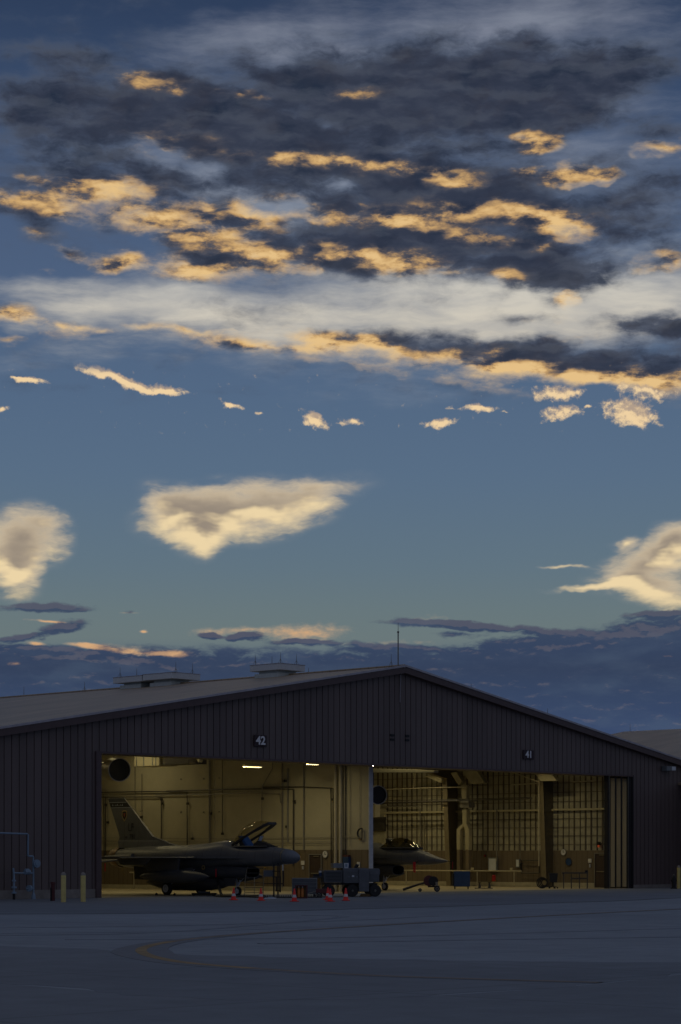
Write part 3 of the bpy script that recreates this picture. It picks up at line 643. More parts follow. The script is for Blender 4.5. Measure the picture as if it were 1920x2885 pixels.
v3 = vent(788, 1868.5, 1886, 2.45, 2.1, 'pale metal roof vent standing alone nearest the hangar peak')
v2 = vent(486, 1894, 1911, 2.7, 2.3, 'pale metal roof vent in the middle, its hood overlapping the vent to its left')
v1 = vent(400, 1903, 1919, 2.7, 2.3, 'pale metal roof vent farthest left, half behind the next vent')
rod_proto = None
def rod(x, y, z, h, label, tri=True):
    t = thing('lightning_rod', label, 'lightning rod', (x, y, z), 0, 'lightning rods on the hangar roofs')
    b = MB(); b.tube([(0, 0, -.02), (0, 0, h*.5), (0, 0, h)], [.02, .016, .008], 6); b.build('rod', 'pipe_grey', t)
    if tri:
        b = MB()
        for k in range(3):
            a = R(120*k+40); b.tube([(0, 0, h*.4), (math.cos(a)*.16, math.sin(a)*.16, -.02)], .010, 5)
        b.build('tripod_brace', 'pipe_grey', t)
def rodpx(px, top, bot, X, label, tri=True):
    y, zb = onX(px, bot, X); _, zt = onX(px, top, X); rod(X, y, zb, max(.25, zt-zb), label, tri)
rodpx(68, 1934, 1961, AX, 'short lightning rod on the ridge, farthest left of all'  , False)
rodpx(239, 1921, 1946, AX, 'lightning rod on the bare ridge left of the three vents', True)
rodpx(339, 1880, 1907, AX-.9, 'lightning rod on the near left end of the farthest vent hood')
rodpx(386, 1883, 1903, AX-.9, 'thin rod without braces on the farthest vent hood', False)
rodpx(496, 1864, 1895, AX-.9, 'lightning rod at the front corner of the middle vent hood')
rodpx(543, 1869, 1898, AX+1.1, 'lightning rod at the right end of the middle vent hood')
rodpx(720, 1845, 1873, AX-.9, 'lightning rod at the left end of the lone vent hood')
rodpx(767, 1849, 1870, AX-.9, 'thin rod without braces on the lone vent hood', False)
rodpx(791, 1838, 1868.5, AX-.9, 'tallest rod at the front corner of the lone vent hood')
rodpx(836, 1843, 1872, AX+.9, 'lightning rod at the right end of the lone vent hood')
rodpx(870, 1881, 1896, AX, 'short rod on the ridge just right of the lone vent', False)
rodpx(1103, 1843, 1877, AX, 'braced lightning rod on the ridge beside the tall antenna')
def rodrake(px, top, bot, label):
    x, zb = onY(px, bot, -.3); _, zt = onY(px, top, -.3); rod(x, -.2, zb-.03, zt-zb, label, False)
rodrake(1332, 1924, 1944, 'short rod on the right roof edge, nearer the peak')
rodrake(1547, 1994, 2015, 'short rod on the right roof edge, lower down above number 41')
y, zb = onX(1776, 2061, NBX); rod(NBX, y, zb-.02, onX(1776, 2038, NBX)[1]-zb, 'small rod standing on the next hangar\'s ridge', False)
x, zb = onY(1130, 1878, -.2)
an = thing('antenna_mast', 'tall thin dark antenna mast standing on the hangar peak', 'antenna', (x, 0.0, AZ))
ht = onY(1130, 1755, 0)[1]-AZ
b = MB(); b.tube([(0, 0, -.1), (0, 0, ht*.78)], .035, 8); b.build('mast', 'pipe_grey', an)
b = MB(); b.tube([(0, 0, ht*.78), (0, 0, ht)], [.018, .01], 6); b.cyl((0, 0, ht*.76), (0, 0, ht*.80), .06, n=10); b.build('whip', 'pipe_grey', an)

# ------------------------------------------------------------------ number boards and wall lamp
def board(num, px0, py0, px1, py1, label):
    x0, z0 = onY(px0, py1); x1, z1 = onY(px1, py0); cx = (x0+x1)/2; cz = (z0+z1)/2; w, h = x1-x0, z1-z0
    t = thing('number_board', label, 'number sign', (cx, -.02, cz), 0, 'bay number boards over the doors')
    b = MB(); b.box(-w/2, w/2, -.07, -.02, -h/2, h/2); b.build('panel', 'sign_dark', t, bevel=.015)
    text(num, 'numeral', h*1.0, Matrix.Translation((0, -.085, 0)) @ Matrix.Rotation(R(90), 4, 'X'), 'sign_white', t, .008, 1.12, .026)
board('42', 714, 2072, 749, 2103, 'dark red board with the white number 42 above the left bay')
board('41', 1472, 2114, 1502, 2139, 'dark red board with the white number 41 above the right bay')
x, z = onY(1876, 2166)
t = thing('wall_pack_light', 'small unlit grey floodlight box high on the wall right of the doors', 'wall light', (x, -.02, z))
b = MB(); b.prism([(-.5, .16), (.5, .16), (.5, -.10), (-.5, -.18)], lambda a, c: (a, -.02, c), lambda a, c: (a*.94, -.42, c*.9)); b.build('housing', 'galv_dull', t, bevel=.02)
b = MB(); b.prism([(.05, .13), (.46, .13), (.46, -.10), (.05, -.12)], lambda a, c: (a, -.425, c), lambda a, c: (a, -.435, c)); b.build('lens', 'screen_white', t)

# ------------------------------------------------------------------ fighter jets
# local frame: x forward from the main wheels, y to port, z up
def sect(s, zc, top, bot, hw, n=2.0, k=28):
    out = []
    for i in range(k):
        a = 2*math.pi*i/k; c, q = math.cos(a), math.sin(a)
        yy = hw*math.copysign(abs(c)**(2/n), c); zz = zc+((top-zc) if q > 0 else (zc-bot))*math.copysign(abs(q)**(2/n), q)
        out.append((s, yy, zz))
    return out
def make_jet(label, opened):
    J = thing('fighter_jet', label, 'fighter jet', (0, 0, 0), 0, 'grey fighter jets parked nose out in the hangar bays')
    b = MB()
    body = [(7.3, 1.77, 2.20, 1.48, .37), (6.8, 1.80, 2.33, 1.48, .43), (6.3, 1.83, 2.42, 1.48, .48), (5.5, 1.87, 2.45, 1.48, .53), (4.5, 1.9, 2.47, 1.46, .58), (3.95, 1.92, 2.56, 1.44, .62), (3.7, 1.92, 2.74, 1.42, .64), (3.3, 1.92, 2.80, 1.4, .70),
            (2.4, 1.92, 2.69, 1.32, .86), (1.2, 1.92, 2.60, 1.22, 1.0), (0, 1.92, 2.56, 1.16, 1.03), (-1.5, 1.92, 2.54, 1.2, .97), (-3, 1.92, 2.50, 1.28, .82), (-4.2, 1.92, 2.44, 1.38, .63), (-4.9, 1.92, 2.37, 1.47, .5)]
    if opened: body = [(7.42, 1.97, 2.34, 1.60, .40), (7.2, 1.93, 2.38, 1.56, .42), (6.8, 1.82, 2.43, 1.50, .45), (6.3, 1.84, 2.48, 1.48, .50)]+[q for q in body if q[0] < 6.2]
    b.loft([sect(s, zc, t, bo, hw, 2.7 if 3.9 < s < 6.9 else 2.15) for s, zc, t, bo, hw in body], (True, True))
    # chine / strake blending body into wing on each side
    for sg in (-1, 1):
        st = [(5.2, .50), (4.2, .78), (3.0, 1.02), (2.2, 1.3), (-2.0, 1.3), (-4.0, 1.05), (-5.35, .95), (-5.35, .45), (0, .8), (3.5, .4)]
        b.prism([(x, y*sg) for x, y in st], lambda x, y: (x, y, 1.97), lambda x, y: (x, y, 1.88))
        for q in ((-3.2, -5.3),):
            b.loft([sect(-3.0, 1.92, 2.12, 1.70, .3)[:0] or [(-3.0, sg*(.85+.22*math.cos(a)), 1.92+.22*math.sin(a)) for a in [2*math.pi*i/12 for i in range(12)]], [(-5.2, sg*(.85+.12*math.cos(a)), 1.92+.10*math.sin(a)) for a in [2*math.pi*i/12 for i in range(12)]]])
    fus = b.build('fuselage', 'jet_grey', J, smooth=True)
    # intake trunk
    b = MB(); tr_ = [(5.05, 1.2, 1.47, .90, .50), (4.6, 1.2, 1.5, .87, .54), (3.2, 1.2, 1.6, .86, .58), (1.2, 1.25, 1.7, .92, .66), (-.6, 1.3, 1.7, 1.02, .62), (-2.2, 1.45, 1.7, 1.2, .45)]
    rings = [sect(s, zc, t, bo, hw, 2.6, 24) for s, zc, t, bo, hw in tr_]
    inner = [sect(5.05, 1.2, 1.44, .93, .47, 2.6, 24), sect(4.2, 1.2, 1.42, .95, .45, 2.6, 24)]
    b.loft(rings, (False, True)); b.loft([rings[0], inner[0]], (False, False)); it = b.build('air_intake', 'jet_dark', J, smooth=True)
    b = MB(); b.loft(inner, (False, True)); b.build('shaded_intake_duct', 'black', it)  # black colour stands in for the shade inside the intake
    # radome
    b = MB()
    if opened: ns = [(7.44, 1.96, 2.33, 1.60, .395), (7.62, 1.96, 2.33, 1.60, .40), (7.85, 1.95, 2.28, 1.61, .36), (8.05, 1.94, 2.20, 1.65, .30), (8.2, 1.94, 2.10, 1.73, .21), (8.29, 1.94, 2.0, 1.83, .11), (8.32, 1.94, 1.95, 1.92, .02)]
    else: ns = [(7.31, 1.77, 2.195, 1.48, .368), (7.7, 1.76, 2.06, 1.50, .31), (8.1, 1.74, 1.94, 1.54, .23), (8.5, 1.72, 1.83, 1.60, .14), (8.8, 1.71, 1.75, 1.67, .05), (8.89, 1.71, 1.72, 1.70, .015)]
    b.loft([sect(*q) for q in ns]); nose = b.build('radome', 'jet_nose' if opened else 'jet_grey', J, smooth=True)
    if opened:
        b = MB(); b.loft([sect(7.41, 1.96, 2.355, 1.585, .41), sect(7.46, 1.96, 2.355, 1.585, .41)]); b.build('radome_lit_seam', 'galv', nose)  # bright ring puts the lit edge of the nose seam into colour
    else:
        b = MB(); b.tube([(8.86, 0, 1.71), (9.25, 0, 1.70)], [.03, .012], 6); b.build('probe', 'black', nose)
        b = MB(); b.tube([(7.0, -.45, 1.72), (6.95, -.62, 1.66)], .04, 6); b.build('angle_vane', 'black', J)
        b = MB(); b.box(6.86, 6.93, -.64, -.61, 1.05, 1.66); b.box(6.75, 6.81, -.62, -.6, 1.10, 1.66); b.build('warning_streamer', 'red_cloth', J)
        b = MB(); b.box(9.16, 9.2, -.01, .01, 1.28, 1.68); b.build('warning_streamer', 'red_paint', J)
    # wings, rails, flaps
    for sg in (-1, 1):
        b = MB(); def_ = [(2.45, .95), (-.70, 4.62), (-1.72, 4.62), (-1.95, .95)]
        top = [(x, y*sg, 1.955-.015*(y-.95)*0) for x, y in def_]; bot = [(x, y*sg, 1.865+.012*(y-.95)) for x, y in def_]
        mid = [(x+dx_, y*sg, 1.915) for (x, y), dx_ in zip(def_, (.12, .05, -.02, -.03))]
        b.loft([bot, mid, top]); b.build('wing', 'jet_grey', J, smooth=False)
        b = MB(); b.tube([(.55, sg*4.68, 1.91), (.3, sg*4.68, 1.91), (-2.2, sg*4.68, 1.91), (-2.3, sg*4.68, 1.91)], [.02, .065, .065, .03], 8); b.build('tip_rail', 'jet_dark', J)
        b = MB(); b.loft([[(-3.45, sg*1.0, 1.85), (-5.35, sg*1.0, 1.85), (-5.35, sg*1.0, 1.79), (-3.45, sg*1.0, 1.79)], [(-4.75, sg*2.8, 1.60), (-5.75, sg*2.8, 1.60), (-5.75, sg*2.8, 1.57), (-4.75, sg*2.8, 1.57)]]); b.build('tailplane', 'jet_grey', J)
        b = MB(); b.prism([(-1.0, 1.45), (-3.3, 1.45), (-3.0, .80), (-1.6, .74)], lambda x, z: (x, sg*(.55+(1.3-z)*.35), z), lambda x, z: (x, sg*(.60+(1.3-z)*.35), z)); b.build('ventral_fin', 'jet_dark', J)
        # wing tank and pylon
        b = MB(); yt = sg*1.85; R_ = [(q+.75, w) for q, w in ((3.15, .01), (2.95, .09), (2.5, .20), (1.9, .29), (1.2, .335), (-.2, .335), (-1.0, .26), (-1.8, .12), (-2.1, .02))]
        b.loft([[(x, yt+r*math.cos(a), 0.97+r*math.sin(a)) for a in [2*math.pi*i/18 for i in range(18)]] for x, r in R_]); tk = b.build('drop_tank', 'jet_dark', J, smooth=True)
        b = MB(); b.prism([(1.6, 1.26), (1.7, 1.87), (-1.3, 1.87), (-.7, 1.22)], lambda x, z: (x, yt-.05, z), lambda x, z: (x, yt+.05, z)); b.build('pylon', 'jet_dark', tk)
        b = MB(); b.prism([(.5, 1.55), (.9, 1.88), (-1.7, 1.88), (-1.4, 1.55)], lambda x, z: (x, sg*3.05-.04, z), lambda x, z: (x, sg*3.05+.04, z)); b.build('weapon_pylon', 'jet_dark', J)
    b = MB(); R_ = [(3.6, .01), (3.4, .14), (2.9, .29), (2.1, .40), (1.0, .44), (-.8, .44), (-1.8, .33), (-2.6, .14), (-2.9, .02)]
    b.loft([[(x, r*math.cos(a), .64+r*.95*math.sin(a)) for a in [2*math.pi*i/18 for i in range(18)]] for x, r in R_]); ct = b.build('belly_tank', 'jet_dark', J, smooth=True)
    b = MB(); b.box(-1.0, 1.6, -.06, .06, 1.0, 1.2); b.build('pylon', 'jet_dark', ct)
    # fin with its long root fairing
    b = MB()
    def finy(z, w0=.075, w1=.025): return w0+(w1-w0)*max(0, min(1, (z-2.9)/2.2))
    fin = [(-.9, 2.60), (-1.68, 2.84), (-2.39, 3.02), (-4.72, 5.09), (-5.78, 5.10), (-5.98, 5.06), (-5.90, 4.86), (-4.98, 3.02), (-4.98, 2.60)]
    b.prism(fin, lambda x, z: (x, -finy(z), z), lambda x, z: (x, finy(z), z)); fn = b.build('tail_fin', 'jet_grey', J)
    b = MB(); fb_ = [(.3, 2.50), (-1.2, 2.68), (-2.0, 2.78), (-4.9, 2.80), (-5.15, 2.74), (-5.15, 2.50), (-4.9, 2.42)]
    b.loft([[(x, 0, z)] for x, z in []] or [[(x, -.17, 2.42) for x in (.3, -4.95)]+[(x, .17, 2.42) for x in (-4.95, .3)], [(x, -.10, 2.76) for x in (-1.7, -5.1)]+[(x, .10, 2.76) for x in (-5.1, -1.7)], [(x, -.02, 3.0) for x in (-2.4, -5.05)]+[(x, .02, 3.0) for x in (-5.05, -2.4)]]); b.build('fin_root_fairing', 'jet_grey', fn)
    b = MB(); b.tube([(-4.86, 0, 2.9), (-5.1, 0, 3.02), (-5.16, 0, 3.2)], [.012, .010, .006], 5); b.build('aerial', 'jet_dark', fn); b = MB(); b.tube([(-3.45, 0, 4.35), (-3.2, 0, 4.37)], [.02, .01], 5); b.build('static_probe', 'jet_dark', fn)
    # marks on the fin (starboard side)
    def fs(z): return -finy(z)-.004
    # stripes
    def finx(z): # leading, trailing x at height z
        le = -2.39+(z-3.02)/(5.09-3.02)*(-4.72+2.39); te = -4.98+(z-3.02)/(4.86-3.02)*(-5.90+4.98) if z < 4.86 else -5.90-(z-4.86)/.2*.08
        return le, te
    if opened:
        def band(z0, z1, mm, nm, off=.0):
            l0, t0 = finx(z0); l1, t1 = finx(z1); q = MB(); q.add([(l0-.015, fs(z0)-off, z0), (l1-.015, fs(z1)-off, z1), (t1+.015, fs(z1)-off, z1), (t0+.015, fs(z0)-off, z0)], [(0, 1, 2, 3)]); q.build(nm, mm, fn)
        band(4.58, 4.83, 'tail_mark', 'fin_band'); band(4.83, 4.855, 'tail_light', 'fin_stripe', .001); band(4.555, 4.58, 'tail_light', 'fin_stripe', .001); band(4.86, 5.05, 'jet_dark', 'fin_cap')
        mt = lambda x, z: Matrix.Translation((x, fs(z)-.012, z)) @ Matrix.Rotation(R(90), 4, 'X')
        # small jagged light pattern in the band
        q = MB()
        for i in range(7): xx = -4.75-.13*i; q.add([(xx, fs(4.7)-.006, 4.66), (xx-.10, fs(4.7)-.006, 4.66+.03*(i % 2)), (xx-.05, fs(4.7)-.006, 4.77-.04*(i % 3))], [(0, 1, 2)])
        q.build('band_pattern', 'tail_light', fn)
        # shield badge
        def poly(pts, mm, nm, o): q = MB(); q.add([(x, fs(z)-o, z) for x, z in pts], [tuple(range(len(pts)))]); q.build(nm, mm, fn)
        cx_, cz_ = -4.62, 4.16
        sh = lambda k: [(cx_+.20*k, cz_+.22*k), (cx_+.07*k, cz_+.26*k), (cx_-.07*k, cz_+.26*k), (cx_-.20*k, cz_+.22*k), (cx_-.22*k, cz_-.02*k), (cx_-.13*k, cz_-.20*k), (cx_, cz_-.34*k), (cx_+.13*k, cz_-.20*k), (cx_+.22*k, cz_-.02*k)]
        poly(sh(1.0), 'badge_gold', 'squadron_badge', .004); poly(sh(.76), 'tail_mark', 'badge_field', .006)
        poly([(cx_+.10, cz_+.10), (cx_-.10, cz_+.10), (cx_-.05, cz_-.03), (cx_, cz_-.12), (cx_+.05, cz_-.03)], 'badge_red', 'badge_emblem', .008)
        text('LF', 'tail_code', .58, mt(-4.08, 3.50), 'tail_mark', fn, .002, .85, -.004)
        text('AF', 'serial_prefix', .17, mt(-3.40, 3.10) if False else mt(-4.45, 2.98), 'tail_mark', fn, .002)
        text('781', 'serial_number', .36, mt(-3.95, 3.02), 'tail_mark', fn, .002, .85, -.002)
    # nozzle
    b = MB(); nz_ = [(-4.88, .52), (-5.05, .54), (-5.25, .50), (-5.55, .42)]
    ringn = lambda x, r, k=30: [(x, r*math.cos(a), 1.93+r*math.sin(a)) for a in [2*math.pi*i/k for i in range(k)]]
    b.loft([ringn(x, r) for x, r in nz_]+[ringn(-5.5, .36), ringn(-5.0, .34)], (False, True)); b.build('exhaust_nozzle', 'copper_hot' if opened else 'jet_dark', J, smooth=True)
    # landing gear
    def wheel(x, y, r, w, parent, nm='wheel'):
        b = MB(); pr = [(r*.55, -w/2), (r*.9, -w/2), (r, -w*.3), (r, w*.3), (r*.9, w/2), (r*.55, w/2)]
        b.loft([[(x+q*math.cos(2*math.pi*i/28), y+h, r+q*math.sin(2*math.pi*i/28)) for i in range(28)] for q, h in pr]); o = b.build(nm, 'rubber', parent, smooth=True)
        b = MB()
        for sgn in (-1, 1):
            b.ring((x, y+sgn*w*.5, r), (0, 1, 0), r*.58, r*.30, .03, 24); b.cyl((x, y+sgn*w*.45, r), (x, y+sgn*w*.56, r), r*.20, n=12)
            for i in range(8):
                a = 2*math.pi*i/8; b.cyl((x+r*.2*math.cos(a), y+sgn*w*.49, r+r*.2*math.sin(a)), (x+r*.34*math.cos(a), y+sgn*w*.49, r+r*.34*math.sin(a)), .018, n=5)
        b.build('rim', 'gear_white', o)
    for sg in (-1, 1):
        b = MB(); b.tube([(0, sg*1.0, .35), (.15, sg*.85, .95), (.9, sg*.45, 1.45)], [.07, .065, .08], 8); b.tube([(0, sg*1.02, .35), (0, sg*1.15, .35)], .05, 8)
        b.tube([(.1, sg*.95, .6), (.75, sg*.8, .95), (1.5, sg*.62, 1.32)], .035, 6); b.tube([(.05, sg*.98, .55), (.4, sg*.5, 1.3)], .03, 6); leg = b.build('main_gear_leg', 'gear_white', J, smooth=True)
        wheel(0, sg*1.18, .35, .2, leg, 'main_wheel')
        b = MB(); b.prism([(.75, 1.35), (1.75, 1.42), (2.0, 1.15), (1.2, .72), (.8, .80)], lambda x, z: (x, sg*(1.05+(1.4-z)*.2), z), lambda x, z: (x, sg*(1.08+(1.4-z)*.2), z)); b.build('gear_door', 'jet_grey', J)
    b = MB(); b.tube([(4.0, 0, .23), (3.98, .10, .30), (3.95, .06, .55)], .028, 6); b.tube([(4.0, 0, .23), (3.98, -.10, .30), (3.95, -.06, .55)], .028, 6); b.tube([(3.95, 0, .5), (3.85, 0, .95)], .055, 10); b.tube([(4.02, -.03, .55), (4.45, 0, .92)], .02, 6); b.cyl((4.02, 0, .62), (4.09, 0, .62), .07, n=12); b.cyl((4.0, .09, .75), (4.07, .09, .75), .05, n=12); leg = b.build('nose_gear_leg', 'gear_white', J, smooth=True)
    wheel(4.0, 0, .23, .14, leg, 'nose_wheel')
    b = MB(); b.prism([(3.3, .90), (4.2, .90), (4.15, .50), (3.5, .48)], lambda x, z: (x, -.36, z), lambda x, z: (x, -.34, z)); b.build('gear_door', 'jet_dark', J)
    # cockpit: sill, seat, coaming, head-up glass
    def loop(k, n_=16):                      # plan outline of the canopy, rear to front; x forward, y half width
        return k
    prof = [(3.84, .30, .02), (3.95, .40, .12), (4.3, .44, .38), (4.8, .455, .56), (5.3, .45, .60), (5.7, .42, .54), (6.1, .40, .38), (6.45, .36, .18), (6.70, .28, .03)]
    ZF = 2.46
    b = MB(); hw_ = [(x, w) for x, w, h in prof]
    b.add([(x, -w*.93, 2.478) for x, w in hw_[:-1]]+[(x, w*.93, 2.478) for x, w in reversed(hw_[:-1])], [tuple(range(2*len(hw_)-2))]); b.build('cockpit_floor', 'black', J)
    b = MB()
    for sg in (-1, 1): b.tube([(x, sg*w, ZF+.01) for x, w in hw_[:-1]], .035, 6)
    b.build('cockpit_sill', 'jet_dark', J)
    b = MB(); b.prism([(4.35, 2.4), (4.75, 2.4), (4.62, 2.75), (4.42, 3.02), (4.20, 3.02)], lambda x, z: (x, -.20, z), lambda x, z: (x, .20, z)); st = b.build('ejection_seat', 'jet_dark', J, bevel=.03)
    b = MB(); b.prism([(4.30, 2.98), (4.50, 2.99), (4.95, 2.55), (5.25, 2.48), (4.8, 2.44)], lambda x, z: (x, -.24, z), lambda x, z: (x, .24, z)); b.build('seat_cover', 'blue_cloth' if opened else 'black', st, bevel=.04)
    b = MB(); b.tube([(4.34, -.1, 3.0), (4.36, -.1, 3.14), (4.42, -.1, 3.14)], .02, 6); b.build('headrest_bracket', 'jet_dark', st)
    b = MB(); b.loft([[(5.45, y, 2.45) for y in (-.36, .36)]+[(5.45, y, 2.62) for y in (.30, -.30)], [(5.6, y, 2.45) for y in (-.34, .34)]+[(5.6, y, 2.76) for y in (.2, -.2)], [(6.6, y, 2.45) for y in (-.12, .12)]+[(6.6, y, 2.50) for y in (.06, -.06)]]); b.build('instrument_coaming', 'black', J)
    b = MB(); b.prism([(5.5, 2.72), (5.56, 2.72), (5.72, 2.99), (5.66, 2.99)], lambda x, z: (x, -.11, z), lambda x, z: (x, .11, z)); hd = b.build('head_up_display', 'screen_white' if opened else 'black', J)
    b = MB(); b.tube([(5.52, -.12, 2.7), (5.70, -.12, 3.0), (5.70, .12, 3.0), (5.52, .12, 2.7)], .022, 6); b.build('display_frame', 'black', hd)
    # canopy bubble with its frame, hinged at the back
    k_ = 14; rings = []
    for x, w, h in prof: rings.append([(x-3.84, w*math.cos(math.pi*i/(k_-1)), h*math.sin(math.pi*i/(k_-1))) for i in range(k_)])
    vs = [v for r in rings for v in r]; fsx = [(i*k_+j, i*k_+j+1, (i+1)*k_+j+1, (i+1)*k_+j) for i in range(len(rings)-1) for j in range(k_-1)]
    b = MB(); b.add(vs, fsx); cn = b.build('canopy', 'canopy_glass' if opened else 'tinted_glass', J, smooth=True)
    cn.location = (3.84, 0, 2.50 if opened else 2.455); ang = -R(23.5) if opened else 0; cn.rotation_euler = (0, ang, 0)
    b = MB(); pts = [(x-3.84, -w, 0) for x, w, h in prof]+[(x-3.84, w, 0) for x, w, h in reversed(prof)]
    L_ = len(pts)
    rr = []
    for i, (x, y, z) in enumerate(pts+[pts[0]]):
        wd = (.07 if x < 2.0 else .15)*(1 if opened else .5)
        sgn = -1 if (i < L_/2) else 1
        rr.append([(x, y, z+.035), (x, y, z-.07), (x-(.0 if x < 2 else .14), y-sgn*wd, z-.07), (x-(.0 if x < 2 else .14), y-sgn*wd, z+.035)])
    b.loft(rr, (False, False)); b.build('canopy_frame', 'tail_mark', cn)
    # fixed glass behind
    b = MB(); b.loft([sect(3.83, 2.5, 2.70, 2.4, .34, 2, 16), sect(3.5, 2.55, 2.80, 2.4, .30, 2, 16), sect(3.0, 2.6, 2.74, 2.4, .2, 2, 16)]); b.build('aft_glass', 'canopy_glass', J, smooth=True)
    if opened:
        b = MB(); b.tube([(3.9, -.2, 2.45), (4.55, -.25, 2.85)], .03, 6); b.build('canopy_strut', 'chrome', J)
        for xx, zz, yy_ in ((-3.9, 1.62, -2.0), (3.05, 1.35, -.62)):
            b = MB(); b.box(xx-.03, xx+.03, yy_-.01, yy_+.01, zz-.42, zz); b.build('warning_streamer', 'red_cloth', J)
        b = MB(); b.ring((2.2, -.70, 1.42), (0, 1, 0), .12, .07, .03, 14); b.build('access_ring', 'badge_gold', J)
        b = MB(); b.loft([sect(2.95+.0, 1.25, 1.42, 1.06, .62, 2.2, 12), sect(2.85, 1.25, 1.46, 1.02, .64, 2.2, 12)]); b.build('nozzle_cover', 'gear_white', J) if False else None
    return J
JX = onX(466, 2522.6, 7.73-1.18)[0]
j1 = make_jet('grey fighter jet in the left bay with its canopy raised', True); j1.location = (7.73, 2.5, .012); j1.rotation_euler = (0, 0, R(-90))
j2 = make_jet('grey fighter jet in the right bay, canopy shut, only its front half showing', False); j2.location = (25.6, 8.86, .012); j2.rotation_euler = (0, 0, R(-90))

# ------------------------------------------------------------------ bay interiors
def W1(px, py, off=.1):
    y, z = onX(px, py, XP-off); return (XP-off, y, z)
def W2(px, py, off=.15):
    y, z = onX(px, py, XR-off); return (XR-off, y, z)
def pipe(name, label, cat, pts, r, m, group=None, joints=(), n=8, wall=W1, off=.1):
    P = [wall(x, y, off) for x, y in pts]
    b = MB(); b.tube(P, r*.8, n)
    o = b.build(name, m); tag(o, label, cat, group)
    if joints:
        q = MB(); 
        for i, (x, y) in enumerate(joints):
            c = wall(x, y, off+.02); jb = MB(); jb.box(c[0]-.05, c[0]+.05, c[1]-.07, c[1]+.07, c[2]-.07, c[2]+.07); jb.build('junction_box', 'pipe_dark', o)
    return o
GW = 'pipes and conduits on the cream dividing wall'
pipe('wall_pipe', 'thin dark pipe dropping down the cream wall just right of the tail fin', 'pipe', [(250, 2246), (452, 2245), (455, 2249), (455, 2372)], .04, 'pipe_dark', GW, [(455, 2252), (457, 2264)])
pipe('wall_pipe', 'dark pipe from the left door edge dropping to the jet\'s mid spine', 'pipe', [(250, 2233), (420, 2230), (528, 2231), (528, 2388)], .045, 'pipe_dark', GW, [(529, 2264)])
pipe('wall_pipe', 'upper dark pipe crossing the cream wall and dropping behind the jet\'s nose', 'pipe', [(470, 2229), (640, 2224), (770, 2222), (827, 2224), (827, 2440)], .045, 'pipe_dark', GW, [(829, 2258)])
pipe('wall_pipe', 'grey-brown pipe ending above the raised canopy of the jet', 'pipe', [(440, 2240), (600, 2238), (711, 2234), (789, 2237), (791, 2262)], .04, 'pipe_grey', GW, [])
pipe('wall_pipe', 'dark pipe that reaches farthest right and drops beside the wide cream riser', 'pipe', [(738, 2218), (850, 2217), (933, 2220), (934, 2440)], .045, 'pipe_dark', GW, [(936, 2253)], off=.12)
pipe('wall_pipe', 'second dark drop pipe running close beside the farthest right one', 'pipe', [(934, 2220.5), (939, 2221), (939, 2438)], .035, 'pipe_dark', GW, off=.06)
pipe('wall_pipe', 'pipe slanting from the door header, then dropping straight behind the raised canopy', 'pipe', [(769, 2140), (768, 2166), (739, 2217), (738, 2318)], .04, 'pipe_grey', GW, [(740, 2250)], off=.2)
pipe('wall_pipe', 'thin dark vertical pipe left of the tail fin, nearest the door edge', 'pipe', [(270, 2237), (293, 2238), (294, 2412)], .035, 'pipe_dark', GW, off=.1)
pipe('wall_pipe', 'thin dark pipe between the door-edge pipe and the tail fin', 'pipe', [(298, 2244), (298, 2410)], .035, 'pipe_dark', GW, [(299, 2267)], off=.07)
pipe('conduit_loop', 'thin conduit bent in a hoop at the left door edge above the tail fin', 'conduit', [(286, 2232), (288, 2224), (295, 2219), (302, 2224), (305, 2233), (305, 2316)], .02, 'pipe_grey', None, [(304, 2317)])
def cond(label, pts, r, m, joints=(), off=.08): return pipe('wall_conduit', label, 'conduit', pts, r, m, GW, joints, 6, off=off)
cond('thin vertical conduit crossing the wall just left of the duct light, ending behind the fin', [(380, 2130), (381, 2290)], .028, 'pipe_grey')
cond('thin vertical conduit ending in a small grey switch beside the fin', [(400, 2180), (400, 2312)], .025, 'pipe_grey', [(399, 2302)])
cond('thick grey vertical riser left of the pull-box conduit', [(591, 2138), (591, 2376)], .075, 'pipe_grey', [(594, 2292)])
cond('very thin conduit just right of the thick grey riser', [(606, 2140), (606, 2372)], .02, 'pipe_grey')
cond('thin dark conduit ending in a small square pull box left of the canopy', [(627, 2140), (627, 2346)], .028, 'pipe_dark', [(627, 2349)])
cond('light conduit with clamps between the canopy and the nose', [(795, 2150), (796, 2500)], .06, 'conduit', [(800, 2200)])
cond('dark bar standing in for the shadow close right of the clamped light conduit', [(811, 2165), (811, 2372)], .07, 'pipe_grey', [(808, 2200), (808, 2329)], off=.05)  # the thick shadow on the wall, built as a grey tube
cond('dark vertical conduit between the nose drop pipe and the cream risers', [(856, 2152), (856, 2394)], .05, 'pipe_grey')
cond('thin conduit ending low above the jet near the tail', [(542, 2345), (542, 2366)], .02, 'pipe_grey', [(542, 2363)])
for px, lb in ((946, 'left one of the two wide cream risers near the dividing wall end'), (960, 'right one of the two wide cream risers near the dividing wall end')):
    o = pipe('roof_drain_pipe', lb, 'pipe', [(px, 2140), (px, 2530)], .13, 'pipe_cream', 'wide cream drain pipes', off=.2, n=14)
cond('dark thin riser right of the wide cream drain pipes', [(974, 2150), (974, 2440)], .035, 'pipe_dark')
cond('thin wall seam conduit left of the hose loop', [(987, 2150), (987, 2384)], .02, 'pipe_grey')
cond('thin conduit dropping to the coiled hose by the wall end', [(1015, 2152), (1015, 2335)], .02, 'pipe_grey')
for k, py in enumerate((2362, 2371.5, 2377)):
    cond(('upper', 'middle', 'lowest')[k]+' of the three thin rails running along the wall above the brown paint', [(250, py-2), (640, py+1), (1012 if k == 0 else 940, py-4 if k == 0 else py)], (.022, .018, .018)[k], 'pipe_grey')
